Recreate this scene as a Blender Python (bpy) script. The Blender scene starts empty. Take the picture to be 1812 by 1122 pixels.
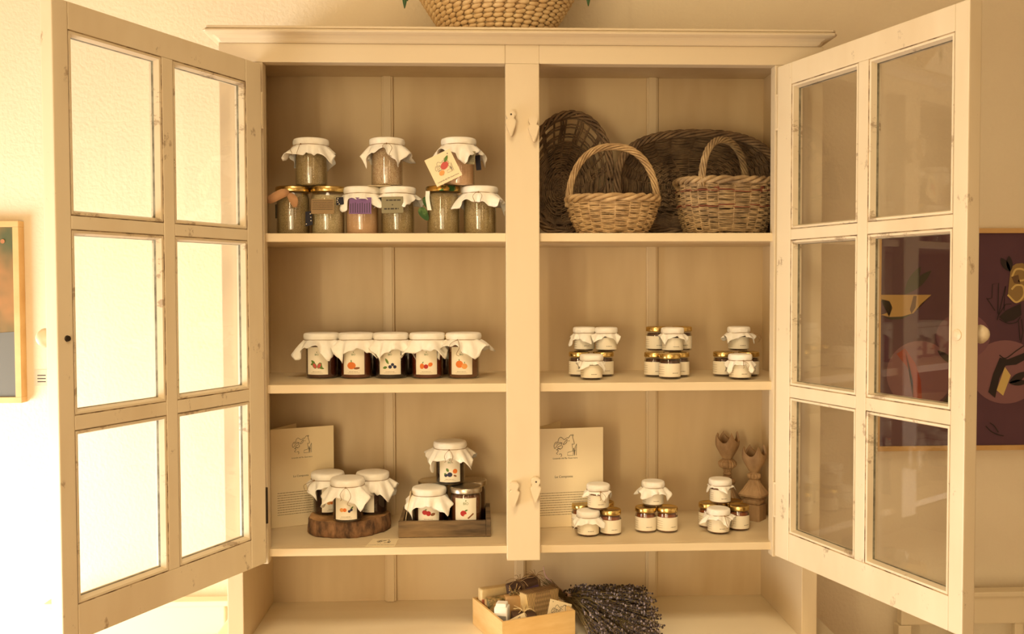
import bpy, bmesh, math, random
from mathutils import Vector, Matrix, Quaternion, noise as mnoise

# ------------------------------------------------------------------ camera, light, exposure
S = bpy.context.scene
COL = S.collection
PI = math.pi
F = 1653.3
CAM = Vector((-0.0947, -1.799, 1.5295))
YAW, PIT, ROL = -0.0386, -0.0328, 0.0031
RM = Matrix.Rotation(YAW, 3, 'Z') @ Matrix.Rotation(PIT, 3, 'X') @ Matrix.Rotation(ROL, 3, 'Y')
cam_data = bpy.data.cameras.new('camera')
cam_data.sensor_fit = 'HORIZONTAL'; cam_data.sensor_width = 36; cam_data.lens = 36*F/1812
cam_data.clip_start = 0.02
cam = bpy.data.objects.new('camera', cam_data); COL.objects.link(cam)
cam.matrix_world = Matrix.Translation(CAM) @ (RM @ Matrix.Rotation(PI/2, 3, 'X')).to_4x4()
S.camera = cam

S.view_settings.view_transform = 'Standard'
S.view_settings.look = 'None'
S.view_settings.gamma = 1
S.view_settings.use_curve_mapping = False
S.view_settings.exposure = 0.08
S.cycles.max_bounces = 7
S.cycles.diffuse_bounces = 4
S.cycles.glossy_bounces = 3
S.cycles.transparent_max_bounces = 24
S.cycles.caustics_reflective = False
S.cycles.caustics_refractive = False
S.cycles.sample_clamp_indirect = 4
S.cycles.use_denoising = True

world = bpy.data.worlds.new('room_air'); S.world = world
world.use_nodes = True
world.node_tree.nodes['Background'].inputs[0].default_value = (1.0, .86, .62, 1)
world.node_tree.nodes['Background'].inputs[1].default_value = 0.25

def area(name, loc, target, sx, sy, power, col, spread=PI):
    l = bpy.data.lights.new(name, 'AREA'); l.shape = 'RECTANGLE'; l.size = sx; l.size_y = sy
    l.energy = power; l.color = col; l.spread = spread
    o = bpy.data.objects.new(name, l); COL.objects.link(o); o.location = loc
    d = Vector(target)-Vector(loc)
    o.rotation_euler = d.to_track_quat('-Z', 'Y').to_euler()
    return o
# daylight through the low window in the left wall, close to the back wall
area('window_daylight', (-1.95, -0.50, 0.72), (0.9, 0.35, 0.60), 1.2, 1.0, 50, (1, .99, .95))
# two warm upright gallery lamps, then three added fill lights out of view
area('upright_lamp_left', (-.95, -2.2, 1.72), (-.05, 0.2, .80), .06, .80, 3.4, (1, .78, .46), 2.2)
area('upright_lamp_right', (.72, -2.3, 1.72), (.05, 0.2, .80), .06, .80, .7, (1, .78, .46), 2.2)
area('low_front_fill', (-.70, -1.90, 1.36), (0.05, 0, .88), .25, .40, 4.1, (1, .80, .49))  # added fill, no real lamp: lifts the lower bays and post
area('worktop_fill', (-.15, -1.25, 2.68), (.05, -.03, .83), .6, .4, 2.8, (1, .80, .50), 1.2)  # unseen overhead light added to brighten the worktop and bounce into the bays
area('broad_front_fill', (-.55, -3.3, .95), (0.15, 0, .9), 2.4, 1.7, 31, (1, .84, .53))  # added broad warm fill from the front; the front wall has no door

# ------------------------------------------------------------------ helpers
def raydir(px, py):
    return RM @ Vector(((px-906)/F, 1.0, -(py-561)/F))
def at_y(px, py, Y):
    d = raydir(px, py); return CAM + d*((Y-CAM.y)/d.y)
def at_z(px, py, Z):
    d = raydir(px, py); return CAM + d*((Z-CAM.z)/d.z)

def new(): return bmesh.new()
def obj(name, bm, mats, parent=None, smooth=False, ws=True):
    if parent is not None and ws:
        r = parent
        while r.parent: r = r.parent
        bmesh.ops.translate(bm, verts=bm.verts, vec=-Vector(r.location))
    me = bpy.data.meshes.new(name); bm.to_mesh(me); bm.free()
    if not isinstance(mats, (list, tuple)): mats = [mats]
    for m in mats: me.materials.append(m)
    if smooth:
        me.polygons.foreach_set('use_smooth', [True]*len(me.polygons))
    o = bpy.data.objects.new(name, me); COL.objects.link(o)
    if parent is not None: o.parent = parent
    return o
def thing(name, label, cat, loc=(0, 0, 0), rot=(0, 0, 0), group=None):
    o = bpy.data.objects.new(name, None); COL.objects.link(o)
    o.empty_display_size = .03
    o.location = loc; o.rotation_euler = rot; o['label'] = label; o['category'] = cat
    if group: o['group'] = group
    return o
def tag(o, label, cat, group=None):
    o['label'] = label; o['category'] = cat
    if group: o['group'] = group
    return o
def struct(name, bm, m, parent=None):
    o = obj(name, bm, m, parent)
    if parent is None: o['kind'] = 'structure'
    return o

def box(bm, a, b, bev=0, mi=0, M=None):
    x0, y0, z0 = a; x1, y1, z1 = b
    vs = [bm.verts.new(p) for p in ((x0,y0,z0),(x1,y0,z0),(x1,y1,z0),(x0,y1,z0),(x0,y0,z1),(x1,y0,z1),(x1,y1,z1),(x0,y1,z1))]
    fs = [bm.faces.new([vs[i] for i in q]) for q in ((0,3,2,1),(4,5,6,7),(0,1,5,4),(1,2,6,5),(2,3,7,6),(3,0,4,7))]
    for f in fs: f.material_index = mi
    if M is not None:
        for v in vs: v.co = M @ v.co
    if bev:
        es = list({e for f in fs for e in f.edges})
        r = bmesh.ops.bevel(bm, geom=es, offset=bev, segments=2, affect='EDGES', profile=.6)
        for f in r['faces']: f.material_index = mi
    return vs
def prism(bm, pts, fn, depth, mi=0):
    """closed 2D outline pts -> fn(u,v,w) 3D, w from 0 to depth"""
    n = len(pts)
    A = [bm.verts.new(fn(u, v, 0)) for u, v in pts]; B = [bm.verts.new(fn(u, v, depth)) for u, v in pts]
    fs = [bm.faces.new(A[::-1]), bm.faces.new(B)]
    for i in range(n):
        fs.append(bm.faces.new((A[i], A[(i+1) % n], B[(i+1) % n], B[i])))
    for f in fs: f.material_index = mi
    return fs
def lathe(bm, prof, seg=32, c=(0, 0, 0), mi=0, cap=True, rf=None):
    rings = []
    for r, z in prof:
        rings.append([bm.verts.new((c[0]+r*math.cos(2*PI*i/seg)*(rf(2*PI*i/seg, z) if rf else 1),
                                    c[1]+r*math.sin(2*PI*i/seg)*(rf(2*PI*i/seg, z) if rf else 1), c[2]+z)) for i in range(seg)])
    for a, b in zip(rings, rings[1:]):
        for i in range(seg):
            f = bm.faces.new((a[i], a[(i+1) % seg], b[(i+1) % seg], b[i])); f.material_index = mi
    if cap:
        f = bm.faces.new(rings[0][::-1]); f.material_index = mi
        f = bm.faces.new(rings[-1]); f.material_index = mi
def tube(bm, pts, r, seg=6, closed=False, mi=0):
    pts = [Vector(p) for p in pts]; n = len(pts)
    rr = r if isinstance(r, (list, tuple)) else [r]*n
    def tan(i):
        if closed: return (pts[(i+1) % n]-pts[i-1]).normalized()
        return (pts[min(i+1, n-1)]-pts[max(i-1, 0)]).normalized()
    t = tan(0); up = Vector((0, 0, 1)) if abs(t.z) < .9 else Vector((1, 0, 0))
    nrm = (up-t*up.dot(t)).normalized(); rings = []
    for i in range(n):
        t2 = tan(i); nrm = (nrm-t2*nrm.dot(t2))
        nrm = nrm.normalized() if nrm.length > 1e-6 else t2.orthogonal().normalized()
        b = t2.cross(nrm)
        rings.append([bm.verts.new(pts[i]+(nrm*math.cos(2*PI*k/seg)+b*math.sin(2*PI*k/seg))*rr[i]) for k in range(seg)])
    for i in range(n if closed else n-1):
        a, b2 = rings[i], rings[(i+1) % n]
        for k in range(seg):
            f = bm.faces.new((a[k], a[(k+1) % seg], b2[(k+1) % seg], b2[k])); f.material_index = mi
    if not closed:
        f = bm.faces.new(rings[0][::-1]); f.material_index = mi
        f = bm.faces.new(rings[-1]); f.material_index = mi
def spline(pts, n=8):
    pts = [Vector(p) for p in pts]
    if len(pts) < 3: return pts
    P = [pts[0]*2-pts[1]]+pts+[pts[-1]*2-pts[-2]]; out = []
    for i in range(1, len(P)-2):
        for k in range(n):
            t = k/n; a, b, c, d = P[i-1], P[i], P[i+1], P[i+2]
            out.append(.5*((2*b)+(c-a)*t+(2*a-5*b+4*c-d)*t*t+(3*b-a-3*c+d)*t**3))
    out.append(pts[-1]); return out
def blob(bm, c, r, u=6, v=4, mi=0, M=None):
    """small ellipsoid, r is a 3-tuple"""
    rings = []
    for j in range(1, v):
        ph = PI*j/v
        rings.append([Vector((r[0]*math.sin(ph)*math.cos(2*PI*i/u), r[1]*math.sin(ph)*math.sin(2*PI*i/u), r[2]*math.cos(ph))) for i in range(u)])
    top = Vector((0, 0, r[2])); bot = Vector((0, 0, -r[2]))
    T = (lambda p: Vector(c)+(M @ p if M is not None else p))
    vt = bm.verts.new(T(top)); vb = bm.verts.new(T(bot)); R = [[bm.verts.new(T(p)) for p in q] for q in rings]
    fs = []
    for i in range(u):
        fs.append(bm.faces.new((vt, R[0][i], R[0][(i+1) % u]))); fs.append(bm.faces.new((vb, R[-1][(i+1) % u], R[-1][i])))
    for a, b in zip(R, R[1:]):
        for i in range(u): fs.append(bm.faces.new((a[i], b[i], b[(i+1) % u], a[(i+1) % u])))
    for f in fs: f.material_index = mi
# flat printed marks: everything is drawn in (u, v) and carried onto a surface by fn(u, v)
def d_ellipse(bm, fn, cx, cy, rx, ry, mi, rot=0, rings=3, seg=14, pw=1):
    ca, sa = math.cos(rot), math.sin(rot); c = bm.verts.new(fn(cx, cy)); prev = None
    for j in range(1, rings+1):
        q = j/rings
        ring = []
        for i in range(seg):
            a = 2*PI*i/seg; x = rx*q*math.cos(a); y = ry*q*math.sin(a)
            if pw != 1: y *= max(0, 1-abs(x/rx)**pw) if abs(x) < rx else 0
            ring.append(bm.verts.new(fn(cx+x*ca-y*sa, cy+x*sa+y*ca)))
        for i in range(seg):
            if prev is None: f = bm.faces.new((c, ring[i], ring[(i+1) % seg]))
            else: f = bm.faces.new((prev[i], ring[i], ring[(i+1) % seg], prev[(i+1) % seg]))
            f.material_index = mi
        prev = ring
def d_leaf(bm, fn, x0, y0, x1, y1, w, mi, n=8):
    dx, dy = x1-x0, y1-y0; L = math.hypot(dx, dy); nx, ny = -dy/L, dx/L; prev = None
    for i in range(n+1):
        t = i/n; h = w*math.sin(PI*t)**.8 if 0 < t < 1 else 0.0001*L
        a = bm.verts.new(fn(x0+dx*t+nx*h, y0+dy*t+ny*h)); b = bm.verts.new(fn(x0+dx*t-nx*h, y0+dy*t-ny*h))
        if prev: f = bm.faces.new((prev[0], a, b, prev[1])); f.material_index = mi
        prev = (a, b)
def d_line(bm, fn, pts, w, mi, smooth=0):
    if smooth: pts = [(p.x, p.y) for p in spline([(x, y, 0) for x, y in pts], smooth)]
    prev = None; n = len(pts)
    for i, (x, y) in enumerate(pts):
        xa, ya = pts[max(i-1, 0)]; xb, yb = pts[min(i+1, n-1)]; L = math.hypot(xb-xa, yb-ya) or 1
        nx, ny = -(yb-ya)/L*w/2, (xb-xa)/L*w/2
        a = bm.verts.new(fn(x+nx, y+ny)); b = bm.verts.new(fn(x-nx, y-ny))
        if prev: f = bm.faces.new((prev[0], a, b, prev[1])); f.material_index = mi
        prev = (a, b)
def d_poly(bm, fn, pts, mi):
    f = bm.faces.new([bm.verts.new(fn(x, y)) for x, y in pts]); f.material_index = mi
    bmesh.ops.triangulate(bm, faces=[f])
_tc = {}
def text_geo(s):
    if s not in _tc:
        cu = bpy.data.curves.new('lettering', 'FONT'); cu.body = s; cu.size = 1; cu.align_x = 'CENTER'; cu.resolution_u = 2
        o = bpy.data.objects.new('lettering', cu); COL.objects.link(o)
        dg = bpy.context.evaluated_depsgraph_get(); me = o.evaluated_get(dg).to_mesh()
        _tc[s] = ([(v.co.x, v.co.y) for v in me.vertices], [tuple(p.vertices) for p in me.polygons])
        o.evaluated_get(dg).to_mesh_clear(); bpy.data.objects.remove(o); bpy.data.curves.remove(cu)
    return _tc[s]
def d_text(bm, fn, s, cx, cy, size, mi, rot=0, sx=1):
    vs, fs = text_geo(s); ca, sa = math.cos(rot), math.sin(rot)
    V = [bm.verts.new(fn(cx+(x*sx*ca-y*sa)*size, cy+(x*sx*sa+y*ca)*size)) for x, y in vs]
    for q in fs:
        try: f = bm.faces.new([V[i] for i in q]); f.material_index = mi
        except ValueError: pass
def d_dashes(bm, fn, x0, x1, y, h, mi, rnd):
    x = x0
    while x < x1:
        L = min(rnd.uniform(2, 9)*h*.55, x1-x)
        d_poly(bm, fn, [(x, y), (x+L, y), (x+L, y+h), (x, y+h)], mi); x += L+h*.6
LION = [[(268,215),(285,200),(300,205),(320,222),(335,215),(350,205),(360,210),(370,195),(385,180),(395,190),(400,178),(408,185),(400,200),(410,235),(415,265),(395,265)],
        [(268,215),(262,240),(240,245),(225,275),(232,300),(245,290),(262,265),(280,260),(300,250),(290,275),(265,285),(262,300),(290,305),(305,290),(300,275)],
        [(245,310),(265,318),(258,335),(248,345),(260,355)], [(272,355),(290,350),(297,365),(290,378)],
        [(240,262),(262,250),(285,247),(300,255)], [(250,318),(270,300),(285,312)],
        [(310,265),(330,240),(348,222),(345,245),(330,262),(312,268)], [(363,233),(367,233),(367,237),(363,237)]]
TOWER = [[(395,265),(402,330),(355,340),(352,368),(405,370),(410,300)], [(410,300),(415,320),(418,372)], [(418,372),(425,290),(437,265),(435,370)], [(410,330),(428,325)]]
def d_crest(bm, fn, cx, cy, w, mi, rot=0, lw=.012):
    ca, sa = math.cos(rot), math.sin(rot)
    def g(x, y):
        u = (x-331)/218*w; v = -(y-277)/218*w
        return (cx+u*ca-v*sa, cy+u*sa+v*ca)
    for L in LION: d_line(bm, fn, [g(*p) for p in L], w*lw, mi, 4)
    for L in TOWER: d_line(bm, fn, [g(*p) for p in L], w*lw, mi)

# ------------------------------------------------------------------ materials
def srgb(r, g, b):
    f = lambda c: (c/255/12.92 if c/255 <= .04045 else ((c/255+.055)/1.055)**2.4)
    return (f(r), f(g), f(b), 1)
def mat(name, col, rough=.6, metal=0, spec=.5, bump=0, bscale=60, var=0, vscale=8, stretch=(1, 1, 1), col2=None, coat=0, cpos=(.35, .7), sheen=0, detail=4):
    m = bpy.data.materials.new(name); m.use_nodes = True; nt = m.node_tree; N = nt.nodes; L = nt.links
    p = N['Principled BSDF']
    p.inputs['Base Color'].default_value = col; p.inputs['Roughness'].default_value = rough
    p.inputs['Metallic'].default_value = metal; p.inputs['Specular IOR Level'].default_value = spec
    p.inputs['Coat Weight'].default_value = coat; p.inputs['Sheen Weight'].default_value = sheen
    tc = N.new('ShaderNodeTexCoord'); mp = N.new('ShaderNodeMapping'); L.new(tc.outputs['Object'], mp.inputs[0]); mp.inputs['Scale'].default_value = stretch
    if col2 is not None:
        nz = N.new('ShaderNodeTexNoise'); nz.inputs['Scale'].default_value = vscale; nz.inputs['Detail'].default_value = detail; nz.inputs['Roughness'].default_value = .6
        L.new(mp.outputs[0], nz.inputs['Vector'])
        cr = N.new('ShaderNodeValToRGB'); cr.color_ramp.elements[0].position = cpos[0]; cr.color_ramp.elements[1].position = cpos[1]
        cr.color_ramp.elements[0].color = col; cr.color_ramp.elements[1].color = col2
        L.new(nz.outputs['Fac'], cr.inputs[0]); L.new(cr.outputs[0], p.inputs['Base Color'])
    if bump:
        nb = N.new('ShaderNodeTexNoise'); nb.inputs['Scale'].default_value = bscale; nb.inputs['Detail'].default_value = 3
        L.new(mp.outputs[0], nb.inputs['Vector'])
        b = N.new('ShaderNodeBump'); b.inputs['Strength'].default_value = bump; b.inputs['Distance'].default_value = .002
        L.new(nb.outputs['Fac'], b.inputs['Height']); L.new(b.outputs[0], p.inputs['Normal'])
    return m
def painted(name, base, stain, wear, stretch, amt=.5, rough=.45, chips=.70):
    """old brushed paint: long soft stains along the grain and small worn chips"""
    m = mat(name, base, rough, col2=stain, vscale=5, stretch=stretch, cpos=(.42, .85), bump=.25, bscale=14)
    nt = m.node_tree; N = nt.nodes; L = nt.links; p = N['Principled BSDF']
    src = p.inputs['Base Color'].links[0].from_socket
    tc = N.new('ShaderNodeTexCoord'); n2 = N.new('ShaderNodeTexNoise'); n2.inputs['Scale'].default_value = 21; n2.inputs['Detail'].default_value = 8; n2.inputs['Roughness'].default_value = .72
    mp = N.new('ShaderNodeMapping'); mp.inputs['Scale'].default_value = tuple(.5+.5*s for s in stretch)
    L.new(tc.outputs['Object'], mp.inputs[0]); L.new(mp.outputs[0], n2.inputs['Vector'])
    cr = N.new('ShaderNodeValToRGB'); cr.color_ramp.elements[0].position = chips; cr.color_ramp.elements[1].position = chips+.05
    cr.color_ramp.elements[0].color = (0, 0, 0, 1); cr.color_ramp.elements[1].color = (amt, amt, amt, 1)
    L.new(n2.outputs['Fac'], cr.inputs[0])
    mx = N.new('ShaderNodeMix'); mx.data_type = 'RGBA'; L.new(cr.outputs[0], mx.inputs['Factor']); L.new(src, mx.inputs['A']); mx.inputs['B'].default_value = wear
    L.new(mx.outputs['Result'], p.inputs['Base Color'])
    return m
def glassy(name, tint=(1, 1, 1, 1), ior=1.5, rough=.0, boost=1.0):
    m = bpy.data.materials.new(name); m.use_nodes = True; nt = m.node_tree; N = nt.nodes; L = nt.links
    N.remove(N['Principled BSDF']); out = N['Material Output']
    t = N.new('ShaderNodeBsdfTransparent'); t.inputs[0].default_value = tint
    g = N.new('ShaderNodeBsdfGlossy'); g.inputs['Roughness'].default_value = rough
    fr = N.new('ShaderNodeLayerWeight'); fr.inputs[0].default_value = .5
    pw = N.new('ShaderNodeMath'); pw.operation = 'POWER'; pw.inputs[1].default_value = 4.5; L.new(fr.outputs['Facing'], pw.inputs[0])
    mu = N.new('ShaderNodeMath'); mu.operation = 'MULTIPLY_ADD'; mu.use_clamp = True; mu.inputs[1].default_value = .9; mu.inputs[2].default_value = .04*boost; L.new(pw.outputs[0], mu.inputs[0])
    mx = N.new('ShaderNodeMixShader'); L.new(mu.outputs[0], mx.inputs[0]); L.new(t.outputs[0], mx.inputs[1]); L.new(g.outputs[0], mx.inputs[2])
    L.new(mx.outputs[0], out.inputs[0]); return m
def ink(name, c, rough=.7): return mat(name, c, rough)

CREAM = srgb(220, 201, 168); STAIN = srgb(214, 192, 158); WEAR = srgb(140, 110, 78)
M_front = painted('cream_paint', CREAM, srgb(210, 188, 154), WEAR, (1, 1, .35), .4, chips=.665)
M_frontH = painted('cream_paint_rails', CREAM, srgb(210, 188, 154), WEAR, (.3, 1, 1), .4, chips=.665)
M_side = painted('cream_paint_sides', srgb(222, 200, 164), srgb(200, 172, 134), WEAR, (1, 1, .25), .3)
M_back = painted('aged_paint_back', srgb(220, 196, 156), srgb(178, 146, 102), srgb(146, 112, 76), (1, 1, .22), .25, .5, .70)
M_shelf = painted('cream_paint_shelves', srgb(226, 206, 170), srgb(206, 178, 138), WEAR, (.3, 1, 1), .3)
M_top = painted('worktop_paint', srgb(244, 231, 204), srgb(226, 204, 168), WEAR, (.3, 1, 1), .2, .32)
M_door = painted('worn_door_paint', srgb(226, 209, 178), srgb(204, 180, 142), srgb(130, 98, 66), (1, 1, .3), .6, chips=.61)
M_doorH = painted('worn_door_rail_paint', srgb(226, 209, 178), srgb(208, 186, 150), srgb(130, 98, 66), (.3, .3, 1), .6, chips=.575)
M_wall = mat('rough_plaster', srgb(245, 230, 201), .85, bump=.7, bscale=120, col2=srgb(240, 223, 193), vscale=2.5)
M_ceil = mat('ceiling_plaster', srgb(242, 232, 210), .9)
M_floor = mat('terracotta_floor', srgb(176, 130, 96), .5, col2=srgb(150, 104, 74), vscale=3)
M_pane = glassy('old_window_glass', ior=1.5, boost=1.3)
M_jar = glassy('jar_glass', (.97, .97, .95, 1), 1.48, .02, 2.6)
M_cloth = mat('white_cotton', srgb(250, 244, 234), .9, bump=.35, bscale=700, col2=srgb(242, 233, 216), vscale=40, sheen=.2)
M_peach = mat('peach_cloth', srgb(190, 142, 100), .9, bump=.3, bscale=600)
M_navy = mat('navy_spotted_cloth', srgb(36, 34, 44), .9)
M_white = mat('spot_white', srgb(225, 210, 185), .8)
M_string = mat('jute_string', srgb(150, 118, 80), .9)
M_gold = mat('gold_lid', srgb(224, 194, 124), .24, 1)
M_silver = mat('silver_lid', srgb(205, 195, 178), .3, 1)
M_greenlid = mat('green_gold_lid', srgb(196, 152, 76), .3, .9, col2=srgb(52, 92, 52), vscale=55, cpos=(.5, .56))
M_paper = mat('label_paper', srgb(240, 228, 204), .75)
M_card = mat('cream_card', srgb(238, 218, 178), .8)
M_ink = ink('dark_ink', srgb(52, 44, 38)); M_greyink = ink('grey_ink', srgb(150, 134, 112)); M_softink = ink('pale_ink', srgb(176, 156, 126))
M_red = ink('berry_red', srgb(176, 40, 34)); M_orange = ink('pumpkin_orange', srgb(222, 118, 46)); M_green = ink('leaf_green', srgb(92, 122, 48))
M_blue = ink('blueberry_blue', srgb(44, 44, 70)); M_pink = ink('fig_pink', srgb(196, 84, 74)); M_brown = ink('spice_brown', srgb(134, 84, 48)); M_peachink = ink('apricot_orange', srgb(226, 156, 84))
M_cream = ink('cream_ink', srgb(238, 222, 190))
INKS = [M_paper, M_ink, M_greyink, M_red, M_orange, M_green, M_blue, M_pink, M_brown, M_peachink, M_cream, M_softink]
I = dict(paper=0, ink=1, grey=2, red=3, orange=4, green=5, blue=6, pink=7, brown=8, peach=9, cream=10, soft=11)
def speck(name, a, b, sc=760): return mat(name, a, .7, col2=b, vscale=sc, cpos=(.40, .64), detail=3)
M_salt_green = speck('herb_salt', srgb(190, 168, 122), srgb(112, 90, 52))
M_salt_grey = speck('pale_herb_salt', srgb(216, 198, 156), srgb(146, 124, 84))
M_salt_pink = speck('pink_salt', srgb(226, 186, 146), srgb(206, 160, 122))
M_salt_dark = speck('dark_herb_salt', srgb(170, 146, 100), srgb(100, 80, 46))
M_salt_red = speck('chilli_salt', srgb(212, 190, 152), srgb(150, 104, 70), 700)
M_jam = [mat('jam_%s' % n, c, .25) for n, c in (('fig', srgb(78, 34, 22)), ('pumpkin', srgb(108, 50, 26)), ('blueberry', srgb(34, 14, 14)), ('pepper', srgb(106, 40, 22)), ('apple', srgb(112, 62, 32)))]
M_honey = mat('dark_compote', srgb(70, 36, 20), .3)
M_amber = mat('amber_compote', srgb(140, 74, 36), .3)
M_wick_l = mat('pale_wicker', srgb(206, 174, 128), .65, col2=srgb(150, 118, 80), vscale=45, cpos=(.35, .7))
M_wick_m = mat('grey_wicker', srgb(180, 152, 112), .7, col2=srgb(118, 94, 66), vscale=40, cpos=(.35, .7))
M_wick_d = mat('dark_wicker', srgb(132, 106, 76), .75, col2=srgb(80, 60, 42), vscale=35, cpos=(.35, .7))
M_wick_r = mat('red_brown_wicker', srgb(118, 62, 40), .7)
M_rope = mat('water_hyacinth', srgb(232, 204, 156), .6, col2=srgb(206, 170, 120), vscale=40)
M_bark = mat('bark', srgb(150, 110, 74), .95, col2=srgb(78, 54, 36), vscale=55, stretch=(1, 1, .45), bump=1, bscale=90, cpos=(.35, .62))
M_cut = mat('cut_wood', srgb(212, 164, 110), .8, col2=srgb(150, 104, 62), vscale=14)
M_grey_wood = mat('weathered_wood', srgb(146, 118, 82), .85, col2=srgb(76, 60, 42), vscale=22, stretch=(.25, 1, 1.6), cpos=(.35, .65), bump=.6, bscale=60)
M_carved = mat('carved_wood', srgb(182, 148, 108), .8, col2=srgb(138, 106, 72), vscale=30, stretch=(1, 1, .4), bump=.5, bscale=50)
M_plywood = mat('pale_plywood', srgb(232, 196, 136), .6, col2=srgb(218, 176, 112), vscale=9, stretch=(1, 1, 5))
M_iron = mat('dark_hinge_iron', srgb(58, 48, 38), .5, .7)
M_screw = mat('screw_hole', srgb(70, 54, 38), .7)
M_putty = mat('grey_putty', srgb(150, 142, 118), .8, col2=srgb(96, 86, 66), vscale=60)
M_groove = mat('worn_groove', srgb(206, 180, 142), .8, col2=srgb(112, 84, 56), vscale=38, cpos=(.42, .6))
M_oak = mat('light_oak_frame', srgb(222, 182, 122), .55, col2=srgb(206, 162, 102), vscale=12)
M_oakred = mat('orange_painted_edge', srgb(200, 90, 50), .7)

# ------------------------------------------------------------------ room
WY = 0.30                      # back wall plane
bm = new(); box(bm, (-2.0, WY, 0), (3.6, WY+.12, 2.8)); struct('wall_back', bm, M_wall)
bm = new(); box(bm, (-2.0, -3.45, -.1), (3.6, WY, 0)); struct('floor', bm, M_floor)
bm = new(); box(bm, (-2.0, -3.45, 2.8), (3.6, WY+.12, 2.9)); struct('ceiling', bm, M_ceil)
bm = new(); box(bm, (3.6, -3.45, 0), (3.72, WY+.12, 2.8)); struct('wall_right', bm, M_wall)
bm = new()                     # left wall with the window opening that lets the daylight in
y0, y1, z0, z1 = -1.15, .15, .28, 1.48
box(bm, (-2.12, -3.45, 0), (-2.0, y0, 2.8)); box(bm, (-2.12, y1, 0), (-2.0, WY+.12, 2.8))
box(bm, (-2.12, y0, 0), (-2.0, y1, z0)); box(bm, (-2.12, y0, z1), (-2.0, y1, 2.8)); struct('wall_left', bm, M_wall)
bm = new()
for a, b in (((-2.09, y0, z0), (-2.04, y1, z0+.05)), ((-2.09, y0, z1-.05), (-2.04, y1, z1)), ((-2.09, y0, z0+.05), (-2.04, y0+.05, z1-.05)), ((-2.09, y1-.05, z0+.05), (-2.04, y1, z1-.05)), ((-2.085, (y0+y1)/2-.025, z0+.05), (-2.045, (y0+y1)/2+.025, z1-.05))): box(bm, a, b)
struct('window_1', bm, M_front)
bm = new(); box(bm, (-2.0, -3.45-.12, 0), (3.6, -3.45, 2.8)); struct('wall_front', bm, M_wall)

# ------------------------------------------------------------------ the cabinet
D = .264
ZS = [(1.6155, 1.6318), (1.3255, 1.342), (1.0107, 1.0256)]
ZL, ZT, ZC, ZK = 1.9523, 1.9877, 1.9868, .8328
XL, XR, PL, PR, XO = -.4933, .4814, -.0369, .0276, .575
cab = thing('display_cabinet', 'tall cream painted display cabinet with both glazed doors open, holding jars and baskets', 'cabinet', (0, .13, 0))
def part(name, fn, m, par=cab, smooth=False):
    b = new(); fn(b); return obj(name, b, m, par, smooth)
for sg, nm in ((-1, 'l'), (1, 'r')):
    def f(b, sg=sg):
        x0, x1 = sorted((sg*XO, sg*.5445)); box(b, (x0, .0, ZK), (x1, D+.012, ZT), .0015)
    part('side_panel', f, M_side)
part('back_panel', lambda b: box(b, (-.5445, D, ZK), (.5445, D+.012, ZT)), M_back)
part('top_board', lambda b: box(b, (-.5445, .0155, ZC), (.5445, D, ZC+.012)), M_side)
for px in (689.5, 919, 1152.5):
    xc = at_y(px, 700, D).x
    def f(b, xc=xc):
        box(b, (xc-.0125, D-.008, ZK+.0005), (xc+.0125, D, ZC), .002); box(b, (xc-.0085, D-.011, ZK+.0005), (xc+.0085, D-.008, ZC), .001)
    part('batten', f, M_side)
for zb, zt in ZS:
    part('shelf', lambda b: (box(b, (-.5440, .0155, zb), (.5440, D-.0005, zt)), box(b, (XL-.001, 0, zb), (PL+.0005, .0155, zt), .0012), box(b, (PR-.0005, 0, zb), (XR+.001, .0155, zt), .0012)), M_shelf)
def stile(b, x0, x1, z0, z1):
    box(b, (x0, -.012, z0), (x1, .015, z1), .0018)
def stepped(b, sg):
    stile(b, *sorted((sg*XO, XL if sg < 0 else XR)), 1.0, ZT-.0355)
part('stile', lambda b: stepped(b, -1), M_front); part('stile', lambda b: stepped(b, 1), M_front)
part('centre_post', lambda b: stile(b, PL, PR, .9998, ZL), M_front)
def frieze(b):
    stile(b, -XO, PL, ZL, ZT); stile(b, PR, XO, ZL, ZT); box(b, (PL, -.0115, ZL), (PR, .015, ZT), .001)
part('frieze', frieze, M_frontH)
def cornice(b):
    cl = at_y(357, 60, -.04).x; cr = at_y(1483, 73, -.04).x
    prof = [(0, 0), (.003, .0), (.006, .002), (.009, .007), (.015, .011), (.0225, .0125), (.0275, .0145), (.0285, .017), (.027, .0195), (.0235, .0200), (.0235, .0212), (.026, .0216), (.026, .0250), (.0245, .026), (0, .026)]
    # rounded corners: the moulding runs round three sides
    ring = []
    for out, h in prof:
        o = out
        ring.append([(cl+.028-o, D+.01, h), (cl+.028-o, -.012-o+.006, h), (cl+.034-o, -.012-o, h), (cr-.034+o, -.012-o, h), (cr-.028+o, -.012-o+.006, h), (cr-.028+o, D+.01, h)])
    V = [[b.verts.new((x, y, ZT+h)) for x, y, h in r] for r in ring]
    for a, c in zip(V, V[1:]):
        for i in range(5): b.faces.new((a[i], a[i+1], c[i+1], c[i]))
        b.faces.new((a[5], a[0], c[0], c[5]))
    b.faces.new(V[0][::-1]); b.faces.new(V[-1])
part('cornice', cornice, M_frontH)
part('worktop', lambda b: box(b, (-.62, -.28, ZK-.03), (.62, D+.012, ZK), .004), M_top)
def base(b):
    box(b, (-.60, -.25, .06), (.60, D+.012, ZK-.03)); box(b, (-.61, -.26, 0), (.61, D+.012, .08), .003)
part('base_carcass', base, M_side)
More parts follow.
